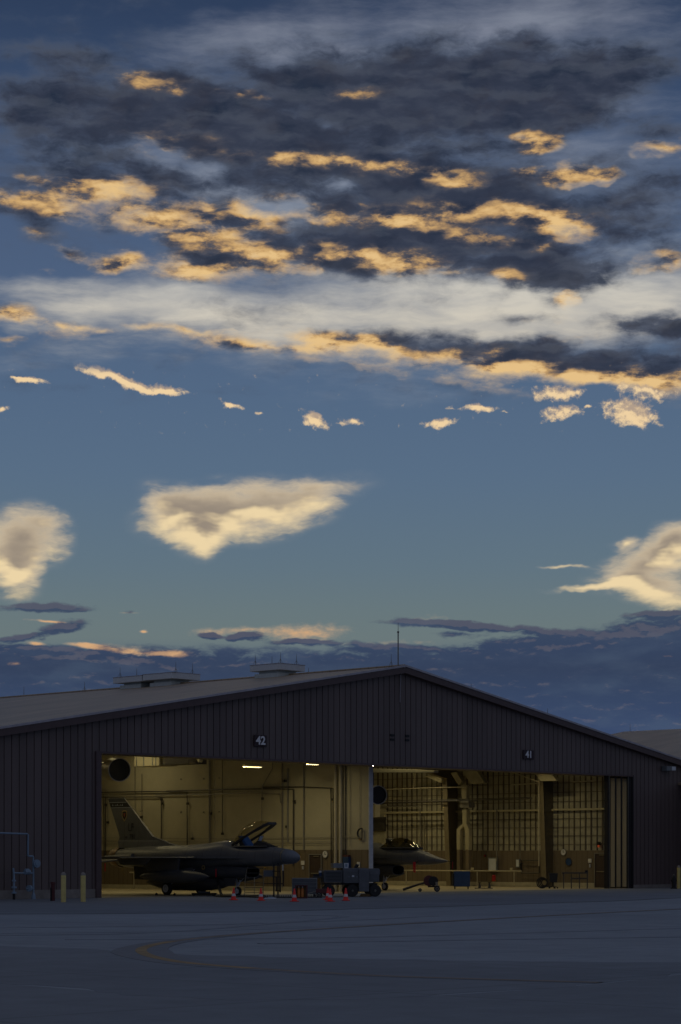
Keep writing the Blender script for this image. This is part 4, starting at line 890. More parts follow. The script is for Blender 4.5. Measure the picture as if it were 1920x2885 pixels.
# hose coil
c = W1(1015, 2348, .12)
t = thing('air_hose', 'dark hose coiled in a narrow loop hanging near the end of the dividing wall', 'hose', c)
b = MB()
for k in range(2):
    w_, h_ = .15+.04*k, .26+.03*k
    b.tube([(-.03*k, -w_, h_)]+[(-.03*k, -w_+2*w_*math.sin(math.pi*q/14)**.7, h_*math.cos(math.pi*q/14)) for q in range(1, 14)]+[(-.03*k, -w_, -h_), (-.03*k, -w_, h_)], .028, 6)
b.build('hose', 'pipe_dark', t)
b = MB(); b.box(-.04, .1, -.04, .04, -.38, -.26); b.build('nozzle', 'brown_gold', t)
# small dark squares in two rows on the wall
def plate(name, label, cat, c, w, h, m, d=.03, group=None):
    t = thing(name, label, cat, c, 0, group)
    b = MB(); b.box(-d, 0, -w/2, w/2, -h/2, h/2); b.build('plate', m, t, bevel=min(.01, d*.3)); return t
for i, (px, py) in enumerate(((511, 2195), (575, 2194), (619, 2192), (511, 2288), (575, 2288), (619, 2287))):
    lb = ('farthest left small dark plate of the upper row, high on the cream wall', 'middle small dark plate of the upper row, left of the thick grey riser', 'right small dark plate of the upper row, beside the pull-box conduit',
          'farthest left small dark plate of the lower row on the cream wall', 'middle small dark plate of the lower row, left of the thick grey riser', 'right small dark plate of the lower row, beside the pull-box conduit')[i]
    tp = plate('wall_plate', lb, 'wall plate', W1(px, py, .0), .12, .09, 'pipe_grey', .03, 'small dark plates on the dividing wall')
    b = MB(); b.cyl((-.03, 0, 0), (-.05, 0, 0), .02, n=8); b.build('bolt', 'pipe_dark', tp)
# door, clocks, notices on the dividing wall
def door(label, p0, p1, wall, XX):
    y0, z1 = onX(p0[0], p0[1], XX); y1, _ = onX(p1[0], p0[1], XX); ya, yb = min(y0, y1), max(y0, y1)
    t = thing('personnel_door', label, 'door', (XX, ya, 0)); w = yb-ya
    b = MB(); b.box(-.05, -.025, .05, w-.05, .03, z1-.05); dl = b.build('door_panel', 'door_brown', t)
    b = MB(); b.box(-.09, -.02, 0, .05, .02, z1); b.box(-.09, -.02, w-.05, w, .02, z1); b.box(-.09, -.02, .05, w-.05, z1-.05, z1); b.build('door_frame', 'pipe_grey', t)
    b = MB(); b.box(-.12, -.05, .12, w*.8, 1.0, 1.06); b.build('push_bar', 'conduit', dl)
    b = MB(); b.box(-.11, -.05, w*.2, w*.6, z1-.16, z1-.10); b.build('door_closer', 'conduit', dl)
door('dark brown door in the dividing wall, right of the jet\'s nose', (873, 2406), (909, 2406), W1, XP-.02)
door('dark door at the far right of the right bay, beside the folded door leaves', (1677, 2403), (1712, 2403), W2, XR-.08)
def clock(label, c):
    t = thing('wall_clock', label, 'clock', c, 0, 'round wall clocks')
    b = MB(); b.cyl((-.05, 0, 0), (0, 0, 0), .21, n=28); b.build('case', 'pipe_grey', t)
    b = MB(); b.cyl((-.06, 0, 0), (-.052, 0, 0), .187, n=28); f = b.build('dial', 'white_paint', t)
    b = MB(); b.box(-.07, -.062, -.012, .012, -.02, .14); b.build('minute_hand', 'black', f)
    b = MB(); b.box(-.07, -.062, -.11, .02, -.012, .012); b.build('hour_hand', 'black', f)
clock('round white clock on the brown wall right of the dividing wall\'s door', W1(918, 2407, .03)); clock('round white clock on the right bay\'s far wall, above the blue disc', W2(1589, 2401, .08))
tp = plate('notice_board', 'small white notice on the brown wall left of the dividing wall\'s door', 'notice', W1(854, 2431, .03), .28, .24, 'white_paint')
tp = plate('wall_phone', 'small white telephone below the notice by the door', 'telephone', W1(855, 2445, .03), .10, .18, 'screen_white', .07)
b = MB(); b.tube([(-.09, -.02, -.07), (-.10, -.02, 0), (-.09, -.02, .07)], .018, 6); b.build('handset', 'white_paint', tp)
tp = plate('notice_sheet', 'white sheet fixed low on the dividing wall behind the ground power cart', 'notice', W1(1011, 2436, .03), .22, .30, 'white_paint')
tp = plate('wall_cabinet', 'blue cabinet with red top on the dividing wall behind the cart\'s white box', 'cabinet', W1(981, 2430, .03), .45, .62, 'blue_paint', .2)
b = MB(); b.box(-.2, 0, -.2, .2, .32, .42); b.build('cabinet_top', 'oxide', tp)
# things on the right bay's far wall
tp = plate('notice_board', 'white notice near the far right door in the right bay', 'notice', W2(1663, 2425, .08), .28, .26, 'white_paint')
tp = plate('wall_phone', 'small white telephone under the right bay\'s notice', 'telephone', W2(1664, 2439, .08), .10, .20, 'screen_white', .07)
b = MB(); b.tube([(-.09, -.02, -.07), (-.10, -.02, 0), (-.09, -.02, .07)], .018, 6); b.build('handset', 'white_paint', tp)
c = W2(1603, 2428, .08); t = thing('blue_disc_sign', 'round blue sign on the right bay wall, left of the workbench', 'sign', c)
b = MB(); b.cyl((-.03, 0, 0), (0, 0, 0), .26, n=24); b.build('disc', 'blue_paint', t); b = MB(); b.ring((-.035, 0, 0), (1, 0, 0), .26, .23, .01, 24); b.build('rim', 'pipe_dark', t)
c = W2(1690, 2380, .08); t = thing('warning_beacon', 'dark box with a dim orange lamp above the far right door', 'beacon', c)
b = MB(); b.box(-.16, 0, -.10, .10, -.02, .18); b.build('box', 'black', t, bevel=.01); b = MB(); b.cyl((-.10, 0, -.16), (-.10, 0, -.02), .08, .07, n=14); b.build('lens', 'beacon', t)
tp = plate('electric_panel', 'large grey electric panel on the right bay wall behind the guard rail', 'electric panel', W2(1392, 2436, .08), .75, .95, 'galv_dull', .16)
b = MB(); b.box(-.175, -.16, -.3, .3, -.4, .4); b.build('panel_door', 'vent_paint', tp)
tp = plate('electric_panel', 'slim grey electric panel just left of the dark wall frame', 'electric panel', W2(1462, 2432, .08), .3, .55, 'galv_dull', .12)
b = MB(); b.box(-.135, -.12, -.11, .11, -.22, .22); b.build('panel_door', 'vent_paint', tp)
c = W2(1392, 2472, .5); t = thing('fire_extinguisher', 'red extinguisher with dark head hung below the large electric panel', 'extinguisher', c)
b = MB(); b.tube([(0, 0, -.25), (0, 0, .1), (0, 0, .16)], [.13, .13, .06], 14); b.build('cylinder', 'red_paint', t, smooth=True); b = MB(); b.cyl((0, 0, .16), (0, 0, .24), .05, n=8); b.box(-.02, .02, -.14, .1, .22, .26); b.build('valve', 'black', t)
c = W2(1368, 2411, .08); tp = plate('alarm_box', 'tiny red alarm box on the brown wall above the guard rail', 'alarm', c, .14, .16, 'oxide', .08)
b = MB(); b.cyl((-.08, 0, 0), (-.1, 0, 0), .04, n=10); b.build('button', 'red_paint', tp)
# guard rail along the right wall
y0, z0 = onX(1105, 2466, XR-1.2); y1, z1 = onX(1470, 2463, XR-1.2)
t = thing('guard_rail', 'cream tube guard rail with thin posts along the right bay\'s far wall', 'guard rail', (XR-1.2, 0, .012))
b = MB(); b.tube([(0, y0, 1.02), (0, y1, 1.02)], .045, 8); b.build('top_rail', 'pipe_cream', t)
for px in (1145, 1345, 1449): yy_ = onX(px, 2466, XR-1.2)[0]; b = MB(); b.cyl((0, yy_, 0), (0, yy_, 1.0), .03, n=8); b.build('post', 'pipe_cream', t)
for px in (1330, 1440): yy_ = onX(px, 2466, XR-1.2)[0]; b = MB(); b.box(-.06, .06, yy_-.12, yy_+.04, 1.06, 1.24); b.build('rail_bracket', 'frame_cream', t)
t = thing('guard_rail', 'short cream guard rail seen low behind the tail of the left bay jet', 'guard rail', (XP-1.0, 0, .012))
y0, _ = onX(366, 2464, XP-1.0); y1, _ = onX(396, 2464, XP-1.0); b = MB(); b.tube([(0, y0, 1.0), (0, y1, 1.0)], .04, 8); b.build('top_rail', 'pipe_cream', t)
b = MB(); b.cyl((0, onX(378, 2464, XP-1.0)[0], 0), (0, onX(378, 2464, XP-1.0)[0], .98), .03, n=8); b.build('post', 'pipe_cream', t)
# pipe runs across the right bay
GR = 'pipes crossing the right bay'
def pipe2(label, pts, r, m, off=.3, n=8): o = pipe('bay_pipe', label, 'pipe', pts, r, m, GR, (), n, W2, off); return o
pipe2('thick dark pipe crossing the right bay at mid height', [(1066, 2263), (1250, 2257), (1500, 2250)], .055, 'pipe_dark', 1.5)
pipe2('thin dark pipe just above the thick one in the right bay', [(1075, 2256), (1250, 2253), (1500, 2246)], .03, 'pipe_dark', 1.4)
pipe2('light pipe high under the roof of the right bay', [(1090, 2224), (1200, 2220), (1318, 2217)], .04, 'pipe_cream', 1.4)
pipe2('light hanger rod slanting from the roof to the high light pipe', [(1171, 2180), (1165, 2221)], .035, 'pipe_cream', 1.4)
pipe2('light short pipe under the roof at the far right', [(1612, 2203), (1675, 2200)], .045, 'pipe_cream', .5)
pipe2('light pipe level with the second frame, high up', [(1440, 2211), (1517, 2207)], .045, 'pipe_cream', 1.0)
pipe2('diagonal roof brace by the second frame', [(1430, 2170), (1517, 2203)], .04, 'pipe_cream', 1.6)
pipe2('light hanger between the roof and the pipe by the second frame', [(1441, 2175), (1439, 2210)], .03, 'pipe_cream', 1.0)
pipe2('light pipe with an elbow below the round duct mouth, turning down the wall', [(1040, 2274), (1120, 2272), (1180, 2272), (1184, 2276), (1185, 2400)], .045, 'pipe_grey', .3)
pipe2('pale vertical pipe beside the second frame', [(1519, 2180), (1519, 2440)], .045, 'pipe_cream', 1.5)
pipe2('grey riser with a valve in the middle of the right wall', [(1400, 2280), (1400, 2425)], .05, 'pipe_grey', .3)
pipe2('grey conduit above the slim electric panel', [(1466, 2225), (1466, 2420)], .03, 'pipe_grey', .2)
pipe2('pale thin conduit in the middle of the left wall part', [(1196, 2300), (1196, 2400)], .05, 'conduit', .3)
# dark hose frame on the wall
ya, za = onX(1470, 2424, XR-.3); yb, zb = onX(1520, 2481, XR-.3)
t = thing('hose_rack', 'dark open rack frame hung with hoses beside the second frame', 'rack', (XR-.3, min(ya, yb), .9)); w_ = abs(ya-yb)
b = MB(); b.tube([(0, 0, 0), (0, w_, 0), (0, w_, za-.9), (0, 0, za-.9), (0, 0, 0)], .045, 6); b.build('rack_frame', 'pipe_dark', t)
b = MB(); b.tube([(-.1, w_*.95, .2), (-.15, w_*.98, .6), (-.1, w_*.9, za-1.1)], .06, 8); b.build('hose', 'black', t)
# exhaust drop duct shaped like a fork, on its column, between the frames
DX = XR-1.0
def D(px, py): y, z = onX(px, py, DX); return (DX, y, z)
t = thing('exhaust_duct', 'cream forked duct dropping from the roof and splitting into two legs', 'duct', (DX, 0, 0))
def flat(name, pts, m, par, th=.35):
    P = [onX(px, py, DX) for px, py in pts]; b = MB(); b.prism(P, lambda y, z: (-th/2, y, z), lambda y, z: (th/2, y, z)); return b.build(name, m, par, bevel=.03)
flat('upper_duct', [(1303, 2212), (1319, 2212), (1320, 2253), (1307, 2253)], 'frame_cream', t)
flat('damper_box', [(1304, 2258), (1330, 2258), (1330, 2276), (1304, 2276)], 'pipe_grey', t, .6)
flat('stem', [(1307, 2280), (1320, 2280), (1320, 2324), (1308, 2324)], 'frame_cream', t)
lg1 = flat('left_leg', [(1308, 2320), (1312, 2326), (1302, 2340), (1301, 2394), (1291.5, 2394), (1291.5, 2336)], 'frame_cream', t)
lg2 = flat('right_leg', [(1310, 2322), (1320, 2322), (1327, 2338), (1326.5, 2394), (1316, 2394), (1315, 2340)], 'frame_cream', t)
flat('leg_base', [(1292, 2395), (1301, 2395), (1301, 2480), (1292, 2480)], 'wall_brown', lg1); flat('leg_base', [(1316, 2395), (1326.5, 2395), (1326.5, 2480), (1316, 2480)], 'wall_brown', lg2)
def slab_(name, label, cat, pts, m, XX, th=.5, group=None):
    P = [onX(px, py, XX) for px, py in pts]; b = MB(); b.prism(P, lambda y, z: (XX-th/2, y, z), lambda y, z: (XX+th/2, y, z)); return tag(b.build(name, m, bevel=.02), label, cat, group)
GD = 'pale sloping ducts under the right bay roof'
slab_('duct_elbow', 'pale sloping duct just above the forked duct', 'duct', [(1275, 2178), (1291, 2174), (1307, 2200), (1300, 2212), (1294, 2207)], 'frame_cream', DX, .4, GD)
slab_('duct_elbow', 'broad dull sloping duct right of the forked duct', 'duct', [(1308, 2172), (1350, 2172), (1372, 2206), (1332, 2209)], 'insul', DX, .4, GD)
slab_('duct_elbow', 'pale wedge shaped duct above the left part of the right wall', 'duct', [(1202, 2187), (1240, 2184), (1250, 2190), (1250, 2207), (1238, 2202)], 'frame_cream', XR-1.4, .4, GD)
slab_('duct_elbow', 'pale four sided sloping duct above the second frame', 'duct', [(1509, 2175), (1557, 2177), (1573, 2200), (1527, 2201)], 'frame_cream', XR-1.6, .3, GD)
slab_('long_duct', 'long ribbed cream duct running under the header of the right bay', 'duct', [(1047, 2166), (1170, 2168), (1230, 2171), (1230, 2177), (1170, 2177), (1047, 2177)], 'insul', XP+6, .4)
slab_('roof_box', 'cream box beside the round duct mouth in the right bay', 'duct', [(1050, 2270), (1065, 2266), (1064, 2302), (1050, 2303)], 'frame_cream', XP+12, .5)
slab_('office_window', 'dark window panel low behind the second jet', 'window', [(1046, 2303), (1086, 2302), (1086, 2341), (1046, 2342)], 'pipe_dark', XR-.3, .2)
slab_('office_box', 'pale box wall around the dark window behind the second jet', 'office', [(1040, 2268), (1091, 2266), (1091, 2385), (1040, 2385)], 'insul', XR-.05, .3)

# big round exhaust ducts with open mouths, darkened inside by black discs
def mouth(label, px, py, wpx, hpx, XX, elbow=True):
    y, z = onX(px, py, XX); t = thing('round_duct', label, 'duct', (XX, y, z), 0, 'round exhaust ducts with open mouths')
    D_ = (XX-CX)*VX+(y-CY)*VY; r = hpx/2*D_/F
    # mouth faces the doors and a little toward the left
    ax = Vector((-.42, -1, -.06)).normalized()
    b = MB(); a0 = Vector((0, 0, 0)); pts = [a0, a0-ax*1.3]; b.tube(pts, [r, r], 36, (False, False)); b.tube([a0, a0-ax*1.3], [r*.985, r*.985], 36, (False, True)); sh = b.build('hood', 'galv', t, smooth=True)
    b = MB(); b.tube([a0-ax*.10, a0-ax*.12], [r*.98, r*.98], 36); b.build('mouth_shade_disc', 'black', sh)  # black disc stands in for the shade inside the duct
    b = MB(); b.ring(a0, ax, r*1.03, r*.97, .06, 36); b.build('mouth_rim', 'galv', sh)
    b = MB(); b.tube([a0-ax*1.28, a0-ax*1.7, a0-ax*6], [r*.99, r*.62, r*.60], 28); b.build('duct_run', 'galv', t, smooth=True)
    for k in range(3): q = MB(); c0 = a0-ax*(2.2+k*1.2); q.ring(c0, ax, r*.66, r*.60, .08, 24); q.build('duct_band', 'galv_dull', t)
    b = MB(); b.tube([a0-ax*.9+Vector((0, 0, r)), a0-ax*.9+Vector((0, 0, r+1.2))], .03, 6); b.build('hanger', 'pipe_grey', t)
mouth('round galvanised duct with black open mouth at the top left of the left bay', 337, 2169, 50, 64, 9.0)
mouth('round duct with black open mouth at the top left of the right bay', 1066, 2240, 44, 52, 24.0)
# square air duct with a lit side, upper left of the left bay
def ductbox(): 
    XX = 13.5; y1, z1 = onX(379, 2123, XX); y0, z0 = onX(449, 2157, XX); t = thing('air_handler', 'pale air handling duct box lit from beside, under the header of the left bay', 'duct', (XX, y0, z0)); w = y1-y0
    b = MB(); b.box(0, 1.4, 0, w, 0, 1.0); b.build('duct_box', 'frame_cream', t, bevel=.02)
    for q in (.12, .25, .6, .9): b = MB(); b.box(-.02, 0, w*q, w*q+.05, -.01, 1.0); b.build('duct_seam', 'galv_dull', t)
    b = MB(); b.box(.0, 1.4, -2.4, -.3, .05, 1.1); b.build('dark_plenum', 'pipe_dark', t)
    b = MB(); b.prism([(-2.6, .9), (-3.4, .9), (-3.0, .1)], lambda y, z: (.2, y, z), lambda y, z: (.5, y, z)); b.build('bracket', 'frame_cream', t)
    b = MB(); b.box(.2, .9, -6.5, -3.2, .35, .62); b.build('branch_duct', 'insul', t)
ductbox()
# strip lights
def striplight(c, L, label, k=60, axis='x', vis=True):
    t = thing('strip_light', label, 'ceiling light', c, 0, 'hanging strip lights in the bays')
    b = MB(); hx, hy = (L/2, .16) if axis == 'x' else (.16, L/2)
    b.prism([(-1, .06), (1, .06), (1.15, -.02), (-1.15, -.02)], lambda a, z: (a*hx/1.15 if axis == 'x' else -hx, a*hy/1.15 if axis == 'y' else -hy, z), lambda a, z: (a*hx/1.15 if axis == 'x' else hx, a*hy/1.15 if axis == 'y' else hy, z)); b.build('reflector', 'pipe_cream', t)
    for q in (-.07, .07):
        b = MB(); p0 = (-L/2*.95, q, -.05) if axis == 'x' else (q, -L/2*.95, -.05); p1 = (L/2*.95, q, -.05) if axis == 'x' else (q, L/2*.95, -.05)
        b.tube([p0, p1], .015, 8); b.build('tube', 'tube_light', t)
    b = MB()
    b.tube([(0, 0, .1), (0, 0, max(.3, rake(c[0])-.3-c[2]))], .012, 5); b.build('hanger', 'pipe_grey', t)
    la = bpy.data.lights.new('strip_lamp', 'AREA'); la.shape = 'RECTANGLE'; la.size, la.size_y = (L, .08) if axis == 'x' else (.08, L); la.energy = k*.60; la.color = (1.0, .84, .45)
    lo = bpy.data.objects.new('strip_lamp', la); COL.objects.link(lo); lo.parent = t; lo.location = (0, 0, -.025)
    return t
y, z = onX(712, 2158.5, 16.5); striplight((16.5, y, z), 1.35, 'lit strip light hanging above the left bay jet\'s cockpit, nearer the doors\' middle', 90)
y, z = onX(881, 2151.5, 17.8); striplight((17.8, y, z), .85, 'smaller lit strip light just under the header, left of the cream risers', 40)
k_ = 0
LB = [(6, 6), (12.5, 6.5), (6, 14), (12.5, 14), (6, 23), (12.5, 23), (18.2, 19.5)]
for (x, y) in LB:
    k_ += 1; striplight((x, y, min(rake(x)-1.0, 9.3)), 2.4, 'strip light above the left bay, '+['front row left', 'front row right', 'second row left', 'second row right', 'back row left', 'back row right', 'beside the dividing wall'][k_-1], 70 if x < 18 else 90, 'y')
k_ = 0
for (x, y) in [(25.6, 3.5), (33, 6), (39.5, 6), (27, 18), (34, 18), (40, 16), (34, 27)]:
    k_ += 1; striplight((x, y, rake(x)-1.3), 2.4, 'strip light above the right bay, '+['front left', 'front middle', 'front right', 'middle row left', 'middle row centre', 'middle row right', 'rear'][k_-1], 150, 'y')
y, z = onX(410, 2135, 13.5); striplight((12.4, y-.6, 8.25), .9, 'strip light close in front of the pale duct box, hidden by the header', 30, 'y')
c = onY(1052, 2156.5, .2)
t = thing('pin_light', 'tiny bright white lamp at the top end of the dividing wall', 'lamp', (c[0], .2, c[1])); b = MB(); b.tube([(0, 0, -.02), (0, 0, 0), (0, 0, .02)], [.012, .028, .012], 10); b.build('bulb', 'lamp_spot', t); b = MB(); b.cyl((0, 0, .03), (0, 0, .14), .03, n=8); b.build('holder', 'black', t)

# ------------------------------------------------------------------ things on the apron
def cone(px, py, label, lean=0):
    x, y = ground(px, py); t = thing('traffic_cone', label, 'traffic cone', (x, y, .01), R(random.uniform(0, 90)), 'orange traffic cones in front of the left bay')
    b = MB(); b.box(-.155, .155, -.155, .155, 0, .035); b.build('base', 'cone_orange', t, bevel=.01)
    b = MB(); P = [(.13, .035), (.115, .14)]; b.tube([(0, 0, .035), (0, 0, .18)], [.12, .098], 20); b.tube([(0, 0, .30), (0, 0, .57)], [.076, .025], 20); b.build('body', 'cone_orange', t, smooth=True)
    b = MB(); b.tube([(0, 0, .181), (0, 0, .299)], [.0985, .0775], 20); b.build('reflective_band', 'cone_band', t, smooth=True)
cone(659, 2536.5, 'orange traffic cone by the nose wheel, farthest left of the row'); cone(736, 2538, 'orange traffic cone left of the white mat'); cone(830, 2540.5, 'orange traffic cone in front of the brown fire cart')
cone(924.5, 2536, 'orange traffic cone half hidden behind the front one of the overlapping pair'); cone(931, 2540.5, 'orange traffic cone standing in front of another, left of the cart'); cone(975, 2538, 'orange traffic cone farthest right, in front of the cart\'s left wheel')
def bollard(px, py, top, label, w=14.5):
    x, y = ground(px, py); D_ = (x-CX)*VX+(y-CY)*VY; h = 2-(top-YH)*D_/F; r = w/2*D_/F
    t = thing('bollard', label, 'bollard', (x, y, 0), 0, 'yellow steel bollards')
    b = MB(); b.tube([(0, 0, -.02), (0, 0, h-.14)], r, 24); b.build('post', 'yellow_post', t, smooth=True)
    b = MB(); b.tube([(0, 0, h-.14), (0, 0, h-.05), (0, 0, h-.01), (0, 0, h)], [r*1.0, r*.85, r*.5, r*.1], 24); b.build('cap', 'plinth', t, smooth=True)
bollard(179.5, 2542, 2457, 'yellow bollard beside the red standpipe, left one of the pair'); bollard(235, 2541, 2457.5, 'yellow bollard nearest the left door edge'); bollard(1913, 2503.5, 2438, 'yellow bollard at the far right edge beside a dark hydrant', 10)
x, y = ground(170, 2539); t = thing('standpipe', 'dark red standpipe post half hidden behind the left bollard', 'standpipe', (x, y+.5, 0))
b = MB(); b.tube([(0, 0, 0), (0, 0, .75)], .09, 12); b.build('post', 'oxide', t); b = MB(); b.cyl((0, 0, .75), (0, 0, .85), .11, n=12); b.build('cap', 'oxide', t); b = MB(); b.box(-.13, -.10, -.03, .03, 0, .6); b.build('bracket', 'black', t)
x, y = ground(1899, 2504); t = thing('hydrant', 'squat black hydrant left of the far right bollard', 'hydrant', (x, y, 0))
b = MB(); b.tube([(0, 0, 0), (0, 0, .06), (0, 0, .08), (0, 0, .62), (0, 0, .75), (0, 0, .82)], [.2, .2, .13, .13, .1, .04], 16); b.build('barrel', 'black', t, smooth=True); b = MB(); b.cyl((-.22, 0, .5), (.22, 0, .5), .07, n=12); b.build('outlets', 'black', t); b = MB(); b.cyl((0, 0, .80), (0, 0, .9), .04, n=6); b.build('operating_nut', 'pipe_grey', t)
# gas meter set at far left
def G(px, py, o=-.7): x, z = onY(px, py, o); return (x, o, z)
t = thing('gas_meter_piping', 'pale blue-grey gas piping with regulators standing against the left front wall', 'gas piping', (0, 0, 0))
b = MB(); b.tube([G(-30, 2347), G(0, 2347), G(77, 2349.5), G(80, 2352), G(79, 2411), G(82, 2412), G(93, 2412), G(94.5, 2416), G(95, 2530)], .045, 10); b.build('riser_pipe', 'gas_pipe', t, smooth=True)
b = MB(); b.tube([G(38, 2446), G(40, 2470), G(40, 2515)], .05, 10); b.build('inlet_pipe', 'gas_pipe', t, smooth=True); b = MB(); b.tube([G(40, 2515), G(40, 2541)], .065, 10); b.build('ground_sleeve', 'black', t)
b = MB(); b.tube([G(38, 2459), G(60, 2460), G(95, 2460)], .04, 10); b.build('cross_pipe', 'gas_pipe', t)
b = MB(); c = G(104, 2433, -.85); b.cyl((c[0], c[1]-.05, c[2]), (c[0], c[1]+.08, c[2]), .19, n=24); b.cyl((c[0], c[1]-.08, c[2]), (c[0], c[1]-.05, c[2]), .12, n=20); b.build('regulator', 'gas_pipe', t)
b = MB(); c = G(77, 2457, -.72); b.cyl((c[0]-.14, c[1], c[2]), (c[0]+.14, c[1], c[2]), .12, n=16); b.cyl((c[0], c[1], c[2]), (c[0], c[1], c[2]+.16), .15, .10, 16); b.build('meter', 'gas_pipe', t)
b = MB(); c = G(83, 2503, -.72); b.cyl((c[0]-.05, c[1]-.02, c[2]), (c[0]+.06, c[1]+.02, c[2]), .15, n=14); b.box(c[0]-.18, c[0]+.28, c[1]-.02, c[1]+.02, c[2]-.02, c[2]+.03); b.build('valve', 'gas_pipe', t)
for py, r in ((2452, .07), (2449, .07), (2481, .10), (2500, .13), (2515, .12)):
    if py > 2470: c = G(40, py); b = MB(); b.cyl((c[0], c[1], c[2]-.04), (c[0], c[1], c[2]+.04), r, n=14); b.build('flange', 'gas_pipe', t)
c = G(95, 2530); b = MB(); b.tube([(c[0], c[1], .0), (c[0], c[1], .15), (c[0], c[1], .3)], [.11, .10, .05], 12); b.build('foot', 'gas_pipe', t)

# frame whose x runs to the right of the picture and y away, for the wheeled equipment
CA = math.atan2(RY, RX)
def eq(name, label, cat, px, py, dr=0, group=None):
    x, y = ground(px, py); return thing(name, label, cat, (x, y, .01), CA+R(dr), group), ((x-CX)*VX+(y-CY)*VY)/F
def whl(par, x, y, r, w, rimm='gear_white', nm='wheel'):
    b = MB(); pr = [(r*.5, -w/2), (r*.9, -w/2), (r, -w*.3), (r, w*.3), (r*.9, w/2), (r*.5, w/2)]
    b.loft([[(x+q*math.cos(2*math.pi*i/24), y+h, r+q*math.sin(2*math.pi*i/24)) for i in range(24)] for q, h in pr]); o = b.build(nm, 'rubber', par, smooth=True)
    b = MB(); b.ring((x, y-w*.42, r), (0, 1, 0), r*.55, r*.38, .03, 20); b.cyl((x, y-w*.3, r), (x, y-w*.5, r), r*.2, n=10); b.cyl((x, y+w*.2, r), (x, y-w*.3, r), r*.52, n=20); b.build('rim', rimm, o)
# ground power cart
t, m_ = eq('power_cart', 'grey wheeled ground power cart parked between the two bays', 'ground cart', 992, 2527, 10)
U = lambda px: (px-992)*m_
def Zp(py): return 2-(py-YH)*m_-.01
b = MB(); b.box(U(913), U(966), .0, 1.3, Zp(2487), Zp(2452)); b.build('rear_housing', 'gse_grey', t, bevel=.02)
b = MB(); b.box(U(967), U(1036), -.10, 1.35, Zp(2488), Zp(2446)); mainb = b.build('engine_housing', 'gse_panel', t, bevel=.02)
b = MB(); b.box(U(1011), U(1039.5), -.18, 1.2, Zp(2512), Zp(2449)); b.build('control_cabinet', 'gse_panel', t, bevel=.02)
b = MB(); b.box(U(1040), U(1070), -.05, 1.3, Zp(2485), Zp(2447)); b.box(U(1070), U(1074), .1, 1.1, Zp(2465), Zp(2450)); fh = b.build('front_housing', 'gse_panel', t, bevel=.02)
b = MB()
for k in range(7): b.box(U(917), U(962), -.012, -.001, Zp(2458+k*4), Zp(2456.6+k*4))
b.build('louvre_panel', 'black', t)
for a_, c_ in ((970, 985), (988, 1008)): b = MB(); b.box(U(a_), U(c_), -.118, -.103, Zp(2484), Zp(2456)); d_ = b.build('access_door', 'gse_grey', mainb); b = MB(); b.box(U(c_)-.06, U(c_)-.03, -.135, -.118, Zp(2472), Zp(2469)); b.build('latch', 'chrome', d_)
b = MB(); b.box(U(991), U(997.5), -.124, -.119, Zp(2470.5), Zp(2466)); b.build('data_plate', 'screen_white', mainb)
b = MB(); b.box(U(1044), U(1067), -.065, -.052, Zp(2481), Zp(2463)); b.build('access_door', 'gse_grey', fh)
b = MB(); b.box(U(915), U(1066), .05, 1.25, Zp(2493), Zp(2488.5)); b.build('chassis', 'black', t)
for px_, y_ in ((993, -.02), (1058, -.02), (927, .1), (993, 1.2), (1058, 1.2), (935, 1.2)): whl(t, U(px_), y_, .30, .20, 'pipe_grey')
b = MB(); b.box(U(941), U(968), .2, 1.0, Zp(2445.5), Zp(2432)); b.build('intake_box', 'galv_dull', t, bevel=.01)
b = MB(); b.tube([(U(1005), .3, Zp(2446)), (U(1009), .3, Zp(2438)), (U(1014), .3, Zp(2440))], .09, 10); b.build('exhaust_stack', 'black', t)
b = MB(); b.box(U(1013), U(1044), -.2, 1.1, .02, .14); b.build('wheel_ramp', 'brown_gold', t) if False else None
t2 = thing('white_box', 'small pale box standing on top of the ground power cart', 'box', (0, 0, 0)); p = atD(976.5, 2448, m_*F+.2); t2.location = p; t2.rotation_euler = (0, 0, CA)
b = MB(); w_ = 6.2*m_; b.prism([(-w_, 0), (w_*.9, 0), (w_*1.05, 17.5*m_), (-w_*1.05, 17.5*m_)], lambda a, z: (a, 0, z-.02), lambda a, z: (a, .25, z-.02)); b.build('box_body', 'screen_white', t2, bevel=.01); b = MB(); b.box(-w_*.5, w_*.5, -.012, -.001, .1, .25); b.build('label_plate', 'gas_pipe', t2)
t, m2 = eq('wheel_chock', 'tan wooden chock on the ground under the power cart', 'chock', 1030, 2527)
b = MB(); b.prism([(-.28, 0), (.28, 0), (.22, .14), (-.22, .14)], lambda a, z: (a, .3, z), lambda a, z: (a, .5, z)); b.build('block', 'brown_gold', t)
# blue and white cooler on a dark stand left of the cart
t, m2 = eq('cooler_jug', 'small jug, blue below and white above, left of the power cart', 'jug', 903, 2527)
q_ = 2-(2469-YH)*m2; b = MB(); b.tube([(0, .3, q_), (0, .3, q_+.17)], .085, 16); b.build('jug_body', 'blue_paint', t, smooth=True); b = MB(); b.tube([(0, .3, q_+.17), (0, .3, q_+.26)], [.085, .08], 16); b.build('lid', 'white_paint', t, smooth=True); b = MB(); b.tube([(-.07, .3, q_+.25), (-.05, .3, q_+.36), (.05, .3, q_+.36), (.07, .3, q_+.25)], .01, 5); b.build('handle', 'conduit', t)
t, m2 = eq('tool_stand', 'dark table with tools on it between the fire cart and the power cart', 'stand', 903, 2527)
b = MB(); b.box(-.38, .12, .1, .9, q_-.09, q_-.02); b.build('table_top', 'pipe_dark', t)
for xx in (-.34, .06):
    for yy_ in (.15, .8): b = MB(); b.box(xx, xx+.04, yy_, yy_+.04, 0, q_-.09); b.build('leg', 'pipe_dark', t)
